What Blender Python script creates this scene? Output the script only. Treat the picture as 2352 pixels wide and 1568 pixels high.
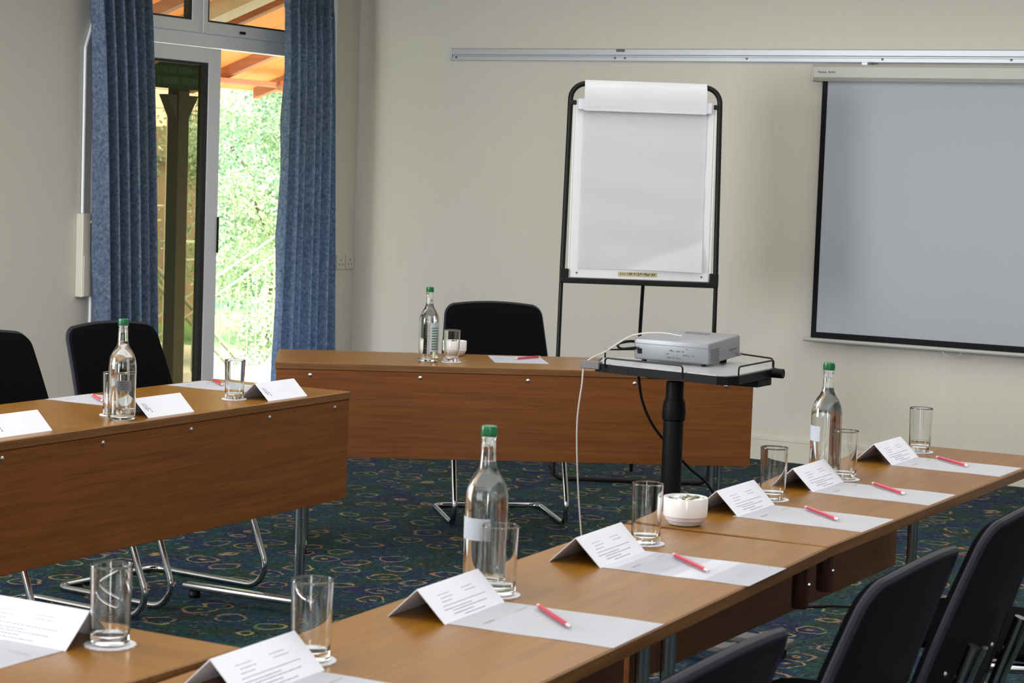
import bpy, bmesh, math, random
from mathutils import Vector, Matrix
import numpy as np

for o in list(bpy.data.objects):
    bpy.data.objects.remove(o)
SC = bpy.context.scene
COL = SC.collection
PI = math.pi
rad = math.radians

# ------------------------------------------------------------------ camera
# world frame: room corner on the floor at the origin, +x along the back wall,
# -y along the window wall towards the viewer, z up, metres
CAM_POS = Vector((6.740, -10.153, 1.463))
FWD = Vector((-0.4865, 0.8737, 0.0)).normalized()
PITCH, ROLL = 0.081429, 0.035756
right = Vector((FWD.y, -FWD.x, 0))
fwd = FWD * math.cos(PITCH) + Vector((0, 0, -math.sin(PITCH)))
up = right.cross(fwd)
cr = right * math.cos(ROLL) + up * math.sin(ROLL)
cu = -right * math.sin(ROLL) + up * math.cos(ROLL)
cam_data = bpy.data.cameras.new('camera')
cam = bpy.data.objects.new('camera', cam_data)
COL.objects.link(cam)
cam.matrix_world = Matrix(((cr.x, cu.x, -fwd.x, CAM_POS.x), (cr.y, cu.y, -fwd.y, CAM_POS.y),
                           (cr.z, cu.z, -fwd.z, CAM_POS.z), (0, 0, 0, 1)))
cam_data.sensor_width = 36
cam_data.lens = 72.917
cam_data.clip_start = 0.05
cam_data.clip_end = 200
cam_data.dof.use_dof = True
cam_data.dof.focus_distance = 6.6
cam_data.dof.aperture_fstop = 13
SC.camera = cam

# ------------------------------------------------------------------ light
world = bpy.data.worlds.new('world')
SC.world = world
world.use_nodes = True
wn, wl = world.node_tree.nodes, world.node_tree.links
sky = wn.new('ShaderNodeTexSky')
sky.sky_type = 'NISHITA'
sky.sun_disc = False
sky.sun_elevation = rad(52)
sky.sun_rotation = rad(70)
sky.air_density = 1.6
sky.dust_density = 4.0
wn['Background'].inputs['Strength'].default_value = 1.1
wl.new(sky.outputs[0], wn['Background'].inputs[0])


def area(name, loc, target, sx, sy, power, col):
    l = bpy.data.lights.new(name, 'AREA')
    l.shape = 'RECTANGLE'
    l.size, l.size_y, l.energy, l.color = sx, sy, power, col
    o = bpy.data.objects.new(name, l)
    COL.objects.link(o)
    o.location = loc
    d = Vector(target) - Vector(loc)
    o.rotation_euler = d.to_track_quat('-Z', 'Y').to_euler()
    return o


sun = bpy.data.lights.new('sun', 'SUN')
sun.energy = 6.0
sun.angle = rad(1.0)
sun.color = (1.0, 0.95, 0.86)
sun_o = bpy.data.objects.new('sun', sun)
COL.objects.link(sun_o)
sun_o.rotation_euler = (Vector((0, 0, 0)) - Vector((1.5, -0.6, 2.4))).to_track_quat('-Z', 'Y').to_euler()

# tall area lamp added unseen behind the viewer, with no window around it
area('tall_rear_fill', (7.75, -10.90, 1.13), (7.0, -6.0, 1.1), 0.8, 2.2, 52, (0.93, 0.95, 1.0))
area('rear_fill', (4.0, -10.88, 1.6), (4.0, -4, 1.0), 2.4, 1.2, 22, (0.93, 0.96, 1.0))  # second unseen lamp, added by the rear wall as soft fill
# unseen lamp added by the left wall to brighten the back wall
area('left_wall_fill', (0.06, -8.0, 1.45), (3.4, -2.4, 1.25), 2.4, 1.7, 255, (0.97, 0.98, 1.0))
# broad lamp added under the ceiling, standing in for its bounced light
area('ceiling_fill', (4.6, -5.4, 2.60), (4.6, -5.4, 0), 5.6, 9.0, 155, (1.0, 0.97, 0.94))

SC.view_settings.view_transform = 'Standard'
SC.view_settings.look = 'None'
SC.view_settings.exposure = 0.70
SC.view_settings.gamma = 1.0
SC.view_settings.use_curve_mapping = False
SC.cycles.max_bounces = 14
SC.cycles.transmission_bounces = 14
SC.cycles.transparent_max_bounces = 24
SC.cycles.glossy_bounces = 6
SC.cycles.diffuse_bounces = 5
SC.cycles.sample_clamp_indirect = 6
SC.cycles.caustics_reflective = False
SC.cycles.caustics_refractive = False
SC.cycles.use_denoising = True

# ------------------------------------------------------------------ helpers


def obj(name, bm, m, parent=None, smooth=False, loc=None, rot=None):
    me = bpy.data.meshes.new(name)
    bmesh.ops.recalc_face_normals(bm, faces=bm.faces)
    if all(len(e.link_faces) == 2 for e in bm.edges) and bm.calc_volume(signed=True) < 0:
        bmesh.ops.reverse_faces(bm, faces=bm.faces)
    bm.to_mesh(me)
    bm.free()
    if smooth:
        for p in me.polygons:
            p.use_smooth = True
        try:
            me.set_sharp_from_angle(angle=rad(35))
        except Exception:
            pass
    if isinstance(m, (list, tuple)):
        for k in m:
            me.materials.append(k)
    elif m is not None:
        me.materials.append(m)
    o = bpy.data.objects.new(name, me)
    COL.objects.link(o)
    if parent is not None:
        o.parent = parent
    if loc is not None:
        o.location = loc
    if rot is not None:
        o.rotation_euler = rot
    return o


def tag(o, label, cat, group=None):
    o['label'] = label
    o['category'] = cat
    if group:
        o['group'] = group
    return o


def thing(name, label, cat, loc=(0, 0, 0), rz=0.0, group=None):
    o = bpy.data.objects.new(name, None)
    COL.objects.link(o)
    o.empty_display_size = 0.05
    o.location = loc
    o.rotation_euler = (0, 0, rz)
    return tag(o, label, cat, group)


def struct(name, bm, m, smooth=False):
    o = obj(name, bm, m, smooth=smooth)
    o['kind'] = 'structure'
    return o


def copy_tree(o, parent=None):
    c = o.copy()
    COL.objects.link(c)
    if parent is not None:
        c.parent = parent
    for ch in list(o.children):
        copy_tree(ch, c)
    return c


def place(proto, used, loc, rz, label, group=None):
    """first call moves the prototype, later calls copy it"""
    o = copy_tree(proto) if used[0] else proto
    used[0] = True
    o.location = loc
    o.rotation_euler = (0, 0, rz)
    o['label'] = label
    if group:
        o['group'] = group
    return o


def box(bm, x0, x1, y0, y1, z0, z1, bev=0.0, seg=2, M=None):
    r = bmesh.ops.create_cube(bm, size=1.0)
    vs = r['verts']
    bmesh.ops.scale(bm, vec=(x1 - x0, y1 - y0, z1 - z0), verts=vs)
    bmesh.ops.translate(bm, vec=((x0 + x1) / 2, (y0 + y1) / 2, (z0 + z1) / 2), verts=vs)
    if bev > 0:
        es = list({e for v in vs for e in v.link_edges})
        g = bmesh.ops.bevel(bm, geom=es, offset=bev, segments=seg, profile=0.5, affect='EDGES')
        vs = [v for v in {v for f in g['faces'] for v in f.verts} | {v for v in vs if v.is_valid}]
    if M is not None:
        bmesh.ops.transform(bm, matrix=M, verts=[v for v in vs if v.is_valid])
    return vs


def bx(x0, x1, y0, y1, z0, z1, bev=0.0, seg=2):
    bm = bmesh.new()
    box(bm, x0, x1, y0, y1, z0, z1, bev, seg)
    return bm


def lathe(bm, prof, n=32, c=(0, 0, 0)):
    rings = []
    for r, z in prof:
        if r < 1e-6:
            rings.append([bm.verts.new((c[0], c[1], c[2] + z))])
        else:
            rings.append([bm.verts.new((c[0] + r * math.cos(2 * PI * k / n), c[1] + r * math.sin(2 * PI * k / n),
                                        c[2] + z)) for k in range(n)])
    for a, b in zip(rings[:-1], rings[1:]):
        for k in range(n):
            k2 = (k + 1) % n
            if len(a) == 1 and len(b) == 1:
                continue
            if len(a) == 1:
                bm.faces.new((a[0], b[k], b[k2]))
            elif len(b) == 1:
                bm.faces.new((a[k], a[k2], b[0]))
            else:
                bm.faces.new((a[k], a[k2], b[k2], b[k]))
    return rings


def fillet(pts, r, n=6, closed=False):
    P = [Vector(p) for p in pts]
    out = []
    N = len(P)
    for i, p in enumerate(P):
        if not closed and i in (0, N - 1):
            out.append(p)
            continue
        a, b = P[(i - 1) % N], P[(i + 1) % N]
        u, v = (a - p).normalized(), (b - p).normalized()
        ang = u.angle(v)
        if ang > PI - 0.02:
            out.append(p)
            continue
        rr = r[i] if isinstance(r, (list, tuple)) else r
        t = min(rr / math.tan(ang / 2), (a - p).length * 0.49, (b - p).length * 0.49)
        r2 = t * math.tan(ang / 2)
        c = p + (u + v).normalized() * (r2 / math.sin(ang / 2))
        s, e = p + u * t - c, p + v * t - c
        tot = s.angle(e)
        ax = s.cross(e).normalized()
        for k in range(n + 1):
            out.append(c + Matrix.Rotation(tot * k / n, 3, ax) @ s)
    return out


def tube(bm, pts, r, n=10, closed=False, cap=True, flat=1.0):
    P = [Vector(p) for p in pts]
    N = len(P)
    tang = []
    for i in range(N):
        if closed:
            t = P[(i + 1) % N] - P[(i - 1) % N]
        else:
            t = P[min(i + 1, N - 1)] - P[max(i - 1, 0)]
        tang.append(t.normalized())
    ref = Vector((0, 0, 1)) if abs(tang[0].z) < 0.9 else Vector((0, 1, 0))
    nv = (ref - tang[0] * ref.dot(tang[0])).normalized()
    rings = []
    for i in range(N):
        t = tang[i]
        nv = (nv - t * nv.dot(t)).normalized()
        b = t.cross(nv)
        rings.append([bm.verts.new(P[i] + nv * (r * flat * math.cos(2 * PI * k / n)) + b * (r * math.sin(2 * PI * k / n)))
                      for k in range(n)])
    R = range(N if closed else N - 1)
    for i in R:
        a, b2 = rings[i], rings[(i + 1) % N]
        for k in range(n):
            bm.faces.new((a[k], a[(k + 1) % n], b2[(k + 1) % n], b2[k]))
    if cap and not closed:
        bm.faces.new(rings[0][::-1])
        bm.faces.new(rings[-1])


def tb(pts, r, n=10, closed=False, fr=None, fn=6, flat=1.0):
    bm = bmesh.new()
    if fr is not None:
        pts = fillet(pts, fr, fn, closed)
    tube(bm, pts, r, n, closed, flat=flat)
    return bm


def prism(bm, poly, z0, z1):
    a = [bm.verts.new((x, y, z0)) for x, y in poly]
    b = [bm.verts.new((x, y, z1)) for x, y in poly]
    bm.faces.new(a[::-1])
    bm.faces.new(b)
    for k in range(len(poly)):
        k2 = (k + 1) % len(poly)
        bm.faces.new((a[k], a[k2], b[k2], b[k]))


# ------------------------------------------------------------------ materials
def mat(name, col=(0.5, 0.5, 0.5), rough=0.5, metal=0.0, spec=0.5, **kw):
    m = bpy.data.materials.new(name)
    m.use_nodes = True
    b = m.node_tree.nodes['Principled BSDF']
    b.inputs['Base Color'].default_value = (*col, 1)
    b.inputs['Roughness'].default_value = rough
    b.inputs['Metallic'].default_value = metal
    b.inputs['Specular IOR Level'].default_value = spec
    for k, v in kw.items():
        b.inputs[k].default_value = v
    return m


def nodes(m):
    return m.node_tree.nodes, m.node_tree.links, m.node_tree.nodes['Principled BSDF']


def coords(n, l, scale=(1, 1, 1), rot=(0, 0, 0), loc=(0, 0, 0)):
    tc = n.new('ShaderNodeTexCoord')
    mp = n.new('ShaderNodeMapping')
    mp.inputs['Scale'].default_value = scale
    mp.inputs['Rotation'].default_value = rot
    mp.inputs['Location'].default_value = loc
    l.new(tc.outputs['Object'], mp.inputs['Vector'])
    return mp.outputs['Vector']


def noise(n, l, vec, scale, detail=4, rough=0.6, dist=0.0):
    t = n.new('ShaderNodeTexNoise')
    t.inputs['Scale'].default_value = scale
    t.inputs['Detail'].default_value = detail
    t.inputs['Roughness'].default_value = rough
    t.inputs['Distortion'].default_value = dist
    l.new(vec, t.inputs['Vector'])
    return t.outputs['Fac']


def ramp(n, l, fac, stops, interp='LINEAR'):
    r = n.new('ShaderNodeValToRGB')
    r.color_ramp.interpolation = interp
    el = r.color_ramp.elements
    while len(el) < len(stops):
        el.new(0.5)
    for e, (p, c) in zip(el, stops):
        e.position = p
        e.color = (*c, 1) if len(c) == 3 else c
    l.new(fac, r.inputs['Fac'])
    return r.outputs['Color']


def mixc(n, l, fac, a, b, blend='MIX'):
    x = n.new('ShaderNodeMix')
    x.data_type = 'RGBA'
    x.blend_type = blend
    for s, v in ((0, fac), (6, a), (7, b)):
        if hasattr(v, 'links'):
            l.new(v, x.inputs[s])
        else:
            x.inputs[s].default_value = v if s == 0 else (*v, 1)
    return x.outputs[2]


def math_(n, l, op, a, b=0.0):
    x = n.new('ShaderNodeMath')
    x.operation = op
    for s, v in ((0, a), (1, b)):
        if hasattr(v, 'links'):
            l.new(v, x.inputs[s])
        else:
            x.inputs[s].default_value = v
    return x.outputs[0]


def bump(n, l, b, h, strength=0.2, dist=0.01):
    x = n.new('ShaderNodeBump')
    x.inputs['Strength'].default_value = strength
    x.inputs['Distance'].default_value = dist
    l.new(h, x.inputs['Height'])
    l.new(x.outputs[0], b.inputs['Normal'])


def wood(name, dark, light, rough, axis=0, coat=0.0, contrast=1.0, spec=0.3):
    m = mat(name, light, rough)
    n, l, b = nodes(m)
    s1 = [52, 52, 52]
    s1[axis] = 2.2
    s2 = [150, 150, 150]
    s2[axis] = 5
    v1 = coords(n, l, tuple(s1))
    v2 = coords(n, l, tuple(s2))
    f1 = noise(n, l, v1, 1.0, 5, 0.6, 0.6)
    f2 = noise(n, l, v2, 1.0, 3, 0.6, 0.2)
    big = noise(n, l, coords(n, l, (1.3, 1.3, 1.3)), 1.0, 2)
    c = ramp(n, l, f1, [(0.32, dark), (0.68, light)])
    c2 = mixc(n, l, 0.35 * contrast, c, ramp(n, l, f2, [(0.35, dark), (0.6, light)]))
    c3 = mixc(n, l, math_(n, l, 'MULTIPLY', big, 0.25), c2, tuple(x * 1.15 for x in light))
    l.new(c3, b.inputs['Base Color'])
    b.inputs['Coat Weight'].default_value = coat
    b.inputs['Specular IOR Level'].default_value = spec
    b.inputs['Coat Roughness'].default_value = 0.22
    bump(n, l, b, f2, 0.06, 0.002)
    return m


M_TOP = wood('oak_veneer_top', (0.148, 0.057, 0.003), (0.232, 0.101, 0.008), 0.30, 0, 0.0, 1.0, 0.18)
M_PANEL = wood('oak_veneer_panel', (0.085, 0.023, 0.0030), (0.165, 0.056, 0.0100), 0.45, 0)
M_EDGE = wood('oak_edge_band', (0.085, 0.034, 0.009), (0.17, 0.078, 0.025), 0.4, 0)
M_BROWN = mat('brown_plastic', (0.045, 0.014, 0.010), 0.3)
M_CHROME = mat('chrome', (0.47, 0.48, 0.50), 0.12, 1.0)
M_CHROME_D = mat('worn_chrome', (0.34, 0.35, 0.37), 0.25, 1.0)
M_BLACK = mat('black_plastic', (0.004, 0.004, 0.006), 0.5, spec=0.12)
M_BLACKP = mat('black_paint', (0.005, 0.005, 0.005), 0.4, spec=0.2)
M_PIPING = mat('blue_black_rubber_edging', (0.011, 0.011, 0.020), 0.6, spec=0.25)
M_FABRIC = mat('black_fabric', (0.003, 0.0035, 0.004), 0.95, spec=0.03)
n, l, b = nodes(M_FABRIC)
bump(n, l, b, noise(n, l, coords(n, l, (1, 1, 1)), 900, 2), 0.25, 0.002)
M_PAPER = mat('white_paper', (0.77, 0.81, 0.90), 0.7, spec=0.2)
M_CARD = mat('white_card', (0.67, 0.69, 0.76), 0.65, spec=0.2)
M_INK = mat('grey_ink', (0.20, 0.20, 0.24), 0.8)
M_INKD = mat('dark_ink', (0.03, 0.03, 0.04), 0.8)
M_RED = mat('crimson_pencil_paint', (0.48, 0.020, 0.060), 0.3)
M_PALE = mat('pale_pencil_end', (0.62, 0.52, 0.50), 0.4)
M_GREEN = mat('green_bottle_cap', (0.0, 0.115, 0.035), 0.3)
M_CERAMIC = mat('white_china', (0.74, 0.72, 0.72), 0.12)
M_WHITE = mat('white_upvc', (0.76, 0.78, 0.83), 0.35)
M_WHITE2 = mat('white_gloss_paint', (0.62, 0.60, 0.52), 0.45)
M_GASKET = mat('black_gasket', (0.008, 0.008, 0.012), 0.5)
M_ALU = mat('aluminium_rail', (0.50, 0.52, 0.56), 0.42, 0.35)
M_SILVER = mat('silver_plastic', (0.21, 0.22, 0.24), 0.38, 0.25)
M_GREY = mat('dark_grey_plastic', (0.10, 0.10, 0.105), 0.5)
M_TRAYTOP = mat('light_grey_laminate', (0.36, 0.38, 0.39), 0.25)
M_SCREEN = mat('screen_fabric', (0.40, 0.425, 0.475), 0.8, spec=0.1)
M_CASE = mat('screen_case', (0.44, 0.44, 0.41), 0.4)
M_BOARD = mat('white_board', (0.62, 0.64, 0.65), 0.3)
M_CABLEW = mat('white_cable', (0.46, 0.44, 0.41), 0.4)
M_SCREW = mat('steel_screw', (0.72, 0.71, 0.70), 0.2, 1.0)

# clear glass with real refraction
M_GLASS = bpy.data.materials.new('clear_glass')
M_GLASS.use_nodes = True
n, l = M_GLASS.node_tree.nodes, M_GLASS.node_tree.links
b = n['Principled BSDF']
b.inputs['Base Color'].default_value = (0.97, 0.985, 0.975, 1)
b.inputs['Transmission Weight'].default_value = 1.0
b.inputs['Roughness'].default_value = 0.0
b.inputs['IOR'].default_value = 1.48
M_WATER = bpy.data.materials.new('still_water')
M_WATER.use_nodes = True
b = M_WATER.node_tree.nodes['Principled BSDF']
b.inputs['Base Color'].default_value = (0.985, 1.0, 0.99, 1)
b.inputs['Transmission Weight'].default_value = 1.0
b.inputs['Roughness'].default_value = 0.0
b.inputs['IOR'].default_value = 1.33


def pane_mat(name, tint, gloss):
    m = bpy.data.materials.new(name)
    m.use_nodes = True
    n, l = m.node_tree.nodes, m.node_tree.links
    n.remove(n['Principled BSDF'])
    out = n['Material Output']
    tr = n.new('ShaderNodeBsdfTransparent')
    tr.inputs[0].default_value = (*tint, 1)
    gl = n.new('ShaderNodeBsdfGlossy')
    gl.inputs['Roughness'].default_value = 0.02
    gl.inputs['Color'].default_value = (0.9, 0.95, 0.9, 1)
    mx = n.new('ShaderNodeMixShader')
    mx.inputs[0].default_value = gloss
    l.new(tr.outputs[0], mx.inputs[1])
    l.new(gl.outputs[0], mx.inputs[2])
    l.new(mx.outputs[0], out.inputs['Surface'])
    return m


M_PANE = pane_mat('clear_pane', (0.86, 0.88, 0.84), 0.05)
M_TINT = pane_mat('bronze_tinted_pane', (0.52, 0.50, 0.40), 0.02)

# vinyl wallcovering: cream with a fine vertical and horizontal weave
M_WALL = mat('cream_textured_wallcovering', (0.56, 0.53, 0.45), 0.62, spec=0.25)
n, l, b = nodes(M_WALL)
f1 = noise(n, l, coords(n, l, (90, 90, 3)), 1.0, 3, 0.6)
f2 = noise(n, l, coords(n, l, (6, 6, 140)), 1.0, 3, 0.6)
f3 = noise(n, l, coords(n, l, (1.1, 1.1, 1.1)), 1.0, 2, 0.5)
c = mixc(n, l, f1, (0.600, 0.575, 0.510), (0.665, 0.640, 0.575))
c = mixc(n, l, math_(n, l, 'MULTIPLY', f2, 0.35), c, (0.67, 0.65, 0.59))
c = mixc(n, l, math_(n, l, 'MULTIPLY', f3, 0.25), c, (0.575, 0.555, 0.50))
l.new(c, b.inputs['Base Color'])
bump(n, l, b, math_(n, l, 'ADD', f1, f2), 0.12, 0.002)

# patterned carpet: navy / teal / green ground with ochre rings
M_CARPET = mat('patterned_carpet', (0.05, 0.07, 0.09), 0.85, spec=0.15)
n, l, b = nodes(M_CARPET)
tc = n.new('ShaderNodeTexCoord')
wob = n.new('ShaderNodeTexNoise')
wob.inputs['Scale'].default_value = 7.0
wob.inputs['Detail'].default_value = 3
l.new(tc.outputs['Object'], wob.inputs['Vector'])
vm = n.new('ShaderNodeVectorMath')
vm.operation = 'SCALE'
vm.inputs['Scale'].default_value = 0.10
l.new(wob.outputs['Color'], vm.inputs[0])
va = n.new('ShaderNodeVectorMath')
va.operation = 'ADD'
l.new(tc.outputs['Object'], va.inputs[0])
l.new(vm.outputs[0], va.inputs[1])
vor = n.new('ShaderNodeTexVoronoi')
vor.inputs['Scale'].default_value = 5.8
vor.inputs['Randomness'].default_value = 0.55
l.new(va.outputs[0], vor.inputs['Vector'])
gate = n.new('ShaderNodeSeparateColor')
l.new(vor.outputs['Color'], gate.inputs[0])
rings = n.new('ShaderNodeMath')
rings.operation = 'SINE'
l.new(math_(n, l, 'MULTIPLY', vor.outputs['Distance'], 25.0), rings.inputs[0])
ringm = ramp(n, l, rings.outputs[0], [(0.60, (0, 0, 0)), (0.95, (1, 1, 1))])
ringm = mixc(n, l, 1.0, ringm, ramp(n, l, gate.outputs[0], [(0.22, (0, 0, 0)), (0.26, (1, 1, 1))]), 'MULTIPLY')
ringm = mixc(n, l, 1.0, ringm, ramp(n, l, vor.outputs['Distance'], [(0.40, (1, 1, 1)), (0.46, (0, 0, 0))]), 'MULTIPLY')
big = noise(n, l, tc.outputs['Object'], 4.6, 3, 0.6, 0.8)
base = ramp(n, l, big, [(0.30, (0.011, 0.010, 0.045)), (0.43, (0.007, 0.026, 0.065)), (0.52, (0.006, 0.044, 0.044)),
                        (0.60, (0.010, 0.036, 0.014)), (0.72, (0.020, 0.014, 0.042))])
fine = noise(n, l, tc.outputs['Object'], 30, 4, 0.65, 0.3)
base = mixc(n, l, ramp(n, l, fine, [(0.45, (0, 0, 0)), (0.62, (1, 1, 1))]), base, (0.003, 0.005, 0.010))
hue = noise(n, l, tc.outputs['Object'], 5.0, 2, 0.5)
rc = ramp(n, l, hue, [(0.36, (0.11, 0.14, 0.08)), (0.46, (0.27, 0.20, 0.07)), (0.56, (0.29, 0.14, 0.07)),
                      (0.68, (0.13, 0.16, 0.12))])
brk = ramp(n, l, noise(n, l, tc.outputs['Object'], 34, 3, 0.7, 0.8), [(0.38, (0, 0, 0)), (0.50, (1, 1, 1))])
mfac = mixc(n, l, 1.0, ringm, brk, 'MULTIPLY')
cc = mixc(n, l, mfac, base, rc)
fl = ramp(n, l, noise(n, l, tc.outputs['Object'], 30, 3, 0.7, 1.2), [(0.56, (0, 0, 0)), (0.66, (0.8, 0.8, 0.8))])
cc = mixc(n, l, fl, cc, mixc(n, l, hue, (0.02, 0.07, 0.15), (0.16, 0.13, 0.06)))
l.new(cc, b.inputs['Base Color'])
bump(n, l, b, noise(n, l, tc.outputs['Object'], 380, 2), 0.5, 0.004)


# curtain cloth: mottled blue
M_CURTAIN = mat('mottled_blue_curtain', (0.05, 0.08, 0.16), 0.85, spec=0.1)
n, l, b = nodes(M_CURTAIN)
f = noise(n, l, coords(n, l, (1, 1, 1)), 62, 4, 0.75, 0.6)
f2 = noise(n, l, coords(n, l, (1, 1, 0.6)), 5, 2)
c = ramp(n, l, f, [(0.34, (0.11, 0.20, 0.31)), (0.52, (0.28, 0.38, 0.53)), (0.68, (0.50, 0.57, 0.68))])
c = mixc(n, l, math_(n, l, 'MULTIPLY', f2, 0.3), c, (0.18, 0.17, 0.28))
l.new(c, b.inputs['Base Color'])
tl = n.new('ShaderNodeBsdfTranslucent')
l.new(c, tl.inputs['Color'])
mx = n.new('ShaderNodeMixShader')
mx.inputs[0].default_value = 0.22
l.new(b.outputs[0], mx.inputs[1])
l.new(tl.outputs[0], mx.inputs[2])
l.new(mx.outputs[0], n['Material Output'].inputs['Surface'])


def translucent(name, col, amt, rough=0.7):
    m = mat(name, col, rough)
    n, l, b = nodes(m)
    tl = n.new('ShaderNodeBsdfTranslucent')
    tl.inputs['Color'].default_value = (*[min(1, x * 1.2) for x in col], 1)
    mx = n.new('ShaderNodeMixShader')
    mx.inputs[0].default_value = amt
    l.new(b.outputs[0], mx.inputs[1])
    l.new(tl.outputs[0], mx.inputs[2])
    l.new(mx.outputs[0], n['Material Output'].inputs['Surface'])
    return m


M_ROOF = translucent('orange_roof_boarding', (0.62, 0.33, 0.125), 0.4)
M_LEAF = translucent('green_leaves', (0.31, 0.40, 0.21), 0.45)
M_LEAF2 = translucent('dark_green_leaves', (0.15, 0.27, 0.15), 0.4)
M_LEAF3 = translucent('pale_green_leaves', (0.60, 0.66, 0.50), 0.45)
M_BARK = mat('bark', (0.10, 0.075, 0.05), 0.9)
M_TIMBER = wood('rough_timber', (0.26, 0.17, 0.10), (0.42, 0.29, 0.18), 0.7, 2)
M_RAFTER = wood('red_stained_rafter', (0.26, 0.10, 0.05), (0.40, 0.18, 0.09), 0.6, 0)
M_BEAMP = mat('pale_timber', (0.50, 0.40, 0.27), 0.6)
M_POST = mat('grey_green_post', (0.036, 0.035, 0.025), 0.9, spec=0.1)
M_PAVE = mat('pale_paving', (0.46, 0.42, 0.34), 0.85)
M_LAWN = mat('lawn', (0.10, 0.20, 0.05), 0.9)
M_RAILW = mat('cream_painted_metal', (0.26, 0.28, 0.17), 0.6)
M_PINK = mat('pink_boarding', (0.80, 0.52, 0.45), 0.7)
M_BROWNW = mat('brown_fascia', (0.15, 0.10, 0.07), 0.6)
M_DKGREEN = mat('dark_green_paint', (0.006, 0.022, 0.011), 0.8, spec=0.1)

# ------------------------------------------------------------------ room shell
RX, RY, RZ = 8.6, -10.95, 2.62
DY0, DY1, DZT = -2.262, -0.30, 2.50          # patio door opening in the window wall
struct('floor', bx(0, RX, RY, 0, -0.06, 0), M_CARPET)
struct('ceiling', bx(-0.12, RX + .1, RY - .1, 0.12, RZ, RZ + 0.1), M_WHITE2)
struct('wall_back', bx(-0.25, RX + .1, 0, 0.12, -0.06, RZ), M_WALL)
bm = bmesh.new()
box(bm, -0.25, 0, RY, DY0, -0.06, RZ)
box(bm, -0.25, 0, DY1, 0, -0.06, RZ)
box(bm, -0.25, 0, DY0, DY1, DZT, RZ)
struct('wall_left', bm, M_WALL)
struct('wall_right', bx(RX, RX + 0.1, RY, 0, -0.06, RZ), M_WALL)
struct('wall_rear', bx(-0.25, RX + .1, RY - 0.1, RY, -0.06, RZ), M_WALL)


def skirting(bm, x0, x1, y0, y1):
    box(bm, x0, x1, y0, y1, 0.0, 0.105, 0.0)
    if y1 - y0 < 0.05:
        box(bm, x0, x1, y0 + 0.006, y1, 0.105, 0.128, 0.004)
    else:
        box(bm, x0, x1 - 0.006, y0, y1, 0.105, 0.128, 0.004)


bm = bmesh.new()
skirting(bm, 0.018, RX, -0.018, 0)
struct('baseboard_back', bm, M_WHITE2)
bm = bmesh.new()
skirting(bm, 0, 0.018, RY, DY0 - 0.06)
skirting(bm, 0, 0.018, DY1 + 0.02, 0)
struct('baseboard_left', bm, M_WHITE2)

# ------------------------------------------------------------------ patio door
door = bpy.data.objects.new('door_1', None)
COL.objects.link(door)
door['kind'] = 'structure'
door.location = (0, 0, 0)
# fixed frame: jambs, threshold, transom rail, head, mullion
bm = bmesh.new()
FX0, FX1 = -0.12, -0.045
box(bm, FX0, FX1, DY0, DY0 + 0.07, 0, DZT, 0.004)
box(bm, FX0, FX1, DY1 - 0.07, DY1, 0, DZT, 0.004)
box(bm, FX0, FX1, DY0 + 0.07, DY1 - 0.07, 0, 0.05, 0.004)
box(bm, FX0, FX1, DY0 + 0.07, DY1 - 0.07, 2.058, 2.128, 0.004)
box(bm, FX0, FX1, DY0 + 0.07, DY1 - 0.07, DZT - 0.07, DZT, 0.004)
box(bm, FX0, FX1, -1.462, -1.418, 2.128, DZT - 0.07, 0.004)
obj('frame', bm, M_WHITE, door)
# inner reveal lining, its pale edge shows beside the left curtain
bm = bmesh.new()
box(bm, -0.045, 0.012, DY0 - 0.055, DY0 + 0.02, 0, DZT + 0.05, 0.005)
box(bm, -0.045, 0.012, DY1 - 0.02, DY1 + 0.055, 0, DZT + 0.05, 0.005)
box(bm, -0.045, 0.012, DY0 + 0.02, DY1 - 0.02, DZT - 0.02, DZT + 0.05, 0.005)
obj('architrave', bm, M_WHITE, door)


def sash(name, y0, y1, z0, z1, x0, x1, w, pane, parent, wz=None):
    wz = wz or w
    bm = bmesh.new()
    box(bm, x0, x1, y0, y0 + w, z0, z1, 0.004)
    box(bm, x0, x1, y1 - w, y1, z0, z1, 0.004)
    box(bm, x0, x1, y0 + w, y1 - w, z0, z0 + wz, 0.004)
    box(bm, x0, x1, y0 + w, y1 - w, z1 - wz, z1, 0.004)
    s = obj(name, bm, M_WHITE, parent)
    g = 0.013 if w < 0.1 else 0.02
    bm = bmesh.new()
    xa, xb = x0 + 0.012, x1 - 0.004
    zb, zt = z0 + wz, z1 - wz
    box(bm, xa, xb, y0 + w, y0 + w + g, zb, zt)
    box(bm, xa, xb, y1 - w - g * 1.9, y1 - w, zb, zt)
    box(bm, xa, xb, y0 + w + g, y1 - w - g * 1.9, zb, zb + g * 0.7)
    box(bm, xa, xb, y0 + w + g, y1 - w - g * 1.9, zt - g * 0.7, zt)
    obj('gasket', bm, M_GASKET, s)
    xm = (x0 + x1) / 2
    obj('glass_pane', bx(xm - 0.004, xm + 0.004, y0 + w, y1 - w, zb, zt), pane, s)
    return s


# sliding leaf, pushed to the left half; its right stile stands in the middle of the opening
leaf = sash('sliding_leaf', DY0 + 0.05, -1.288, 0.05, 2.052, -0.062, -0.012, 0.104, M_TINT, door, 0.078)
obj('handle', bx(-0.0115, 0.0, -1.296, -1.289, 0.98, 1.17, 0.002), M_BLACKP, leaf)
sash('transom_light', DY0 + 0.07, -1.462, 2.128, DZT - 0.055, -0.085, -0.035, 0.050, M_PANE, door, 0.062)
s = sash('transom_light', -1.418, DY1 - 0.07, 2.128, DZT - 0.055, -0.085, -0.035, 0.040, M_PANE, door, 0.062)
obj('catch', bx(-0.036, -0.018, -1.105, -1.070, 2.146, 2.160, 0.002), M_BLACKP, s)

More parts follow.
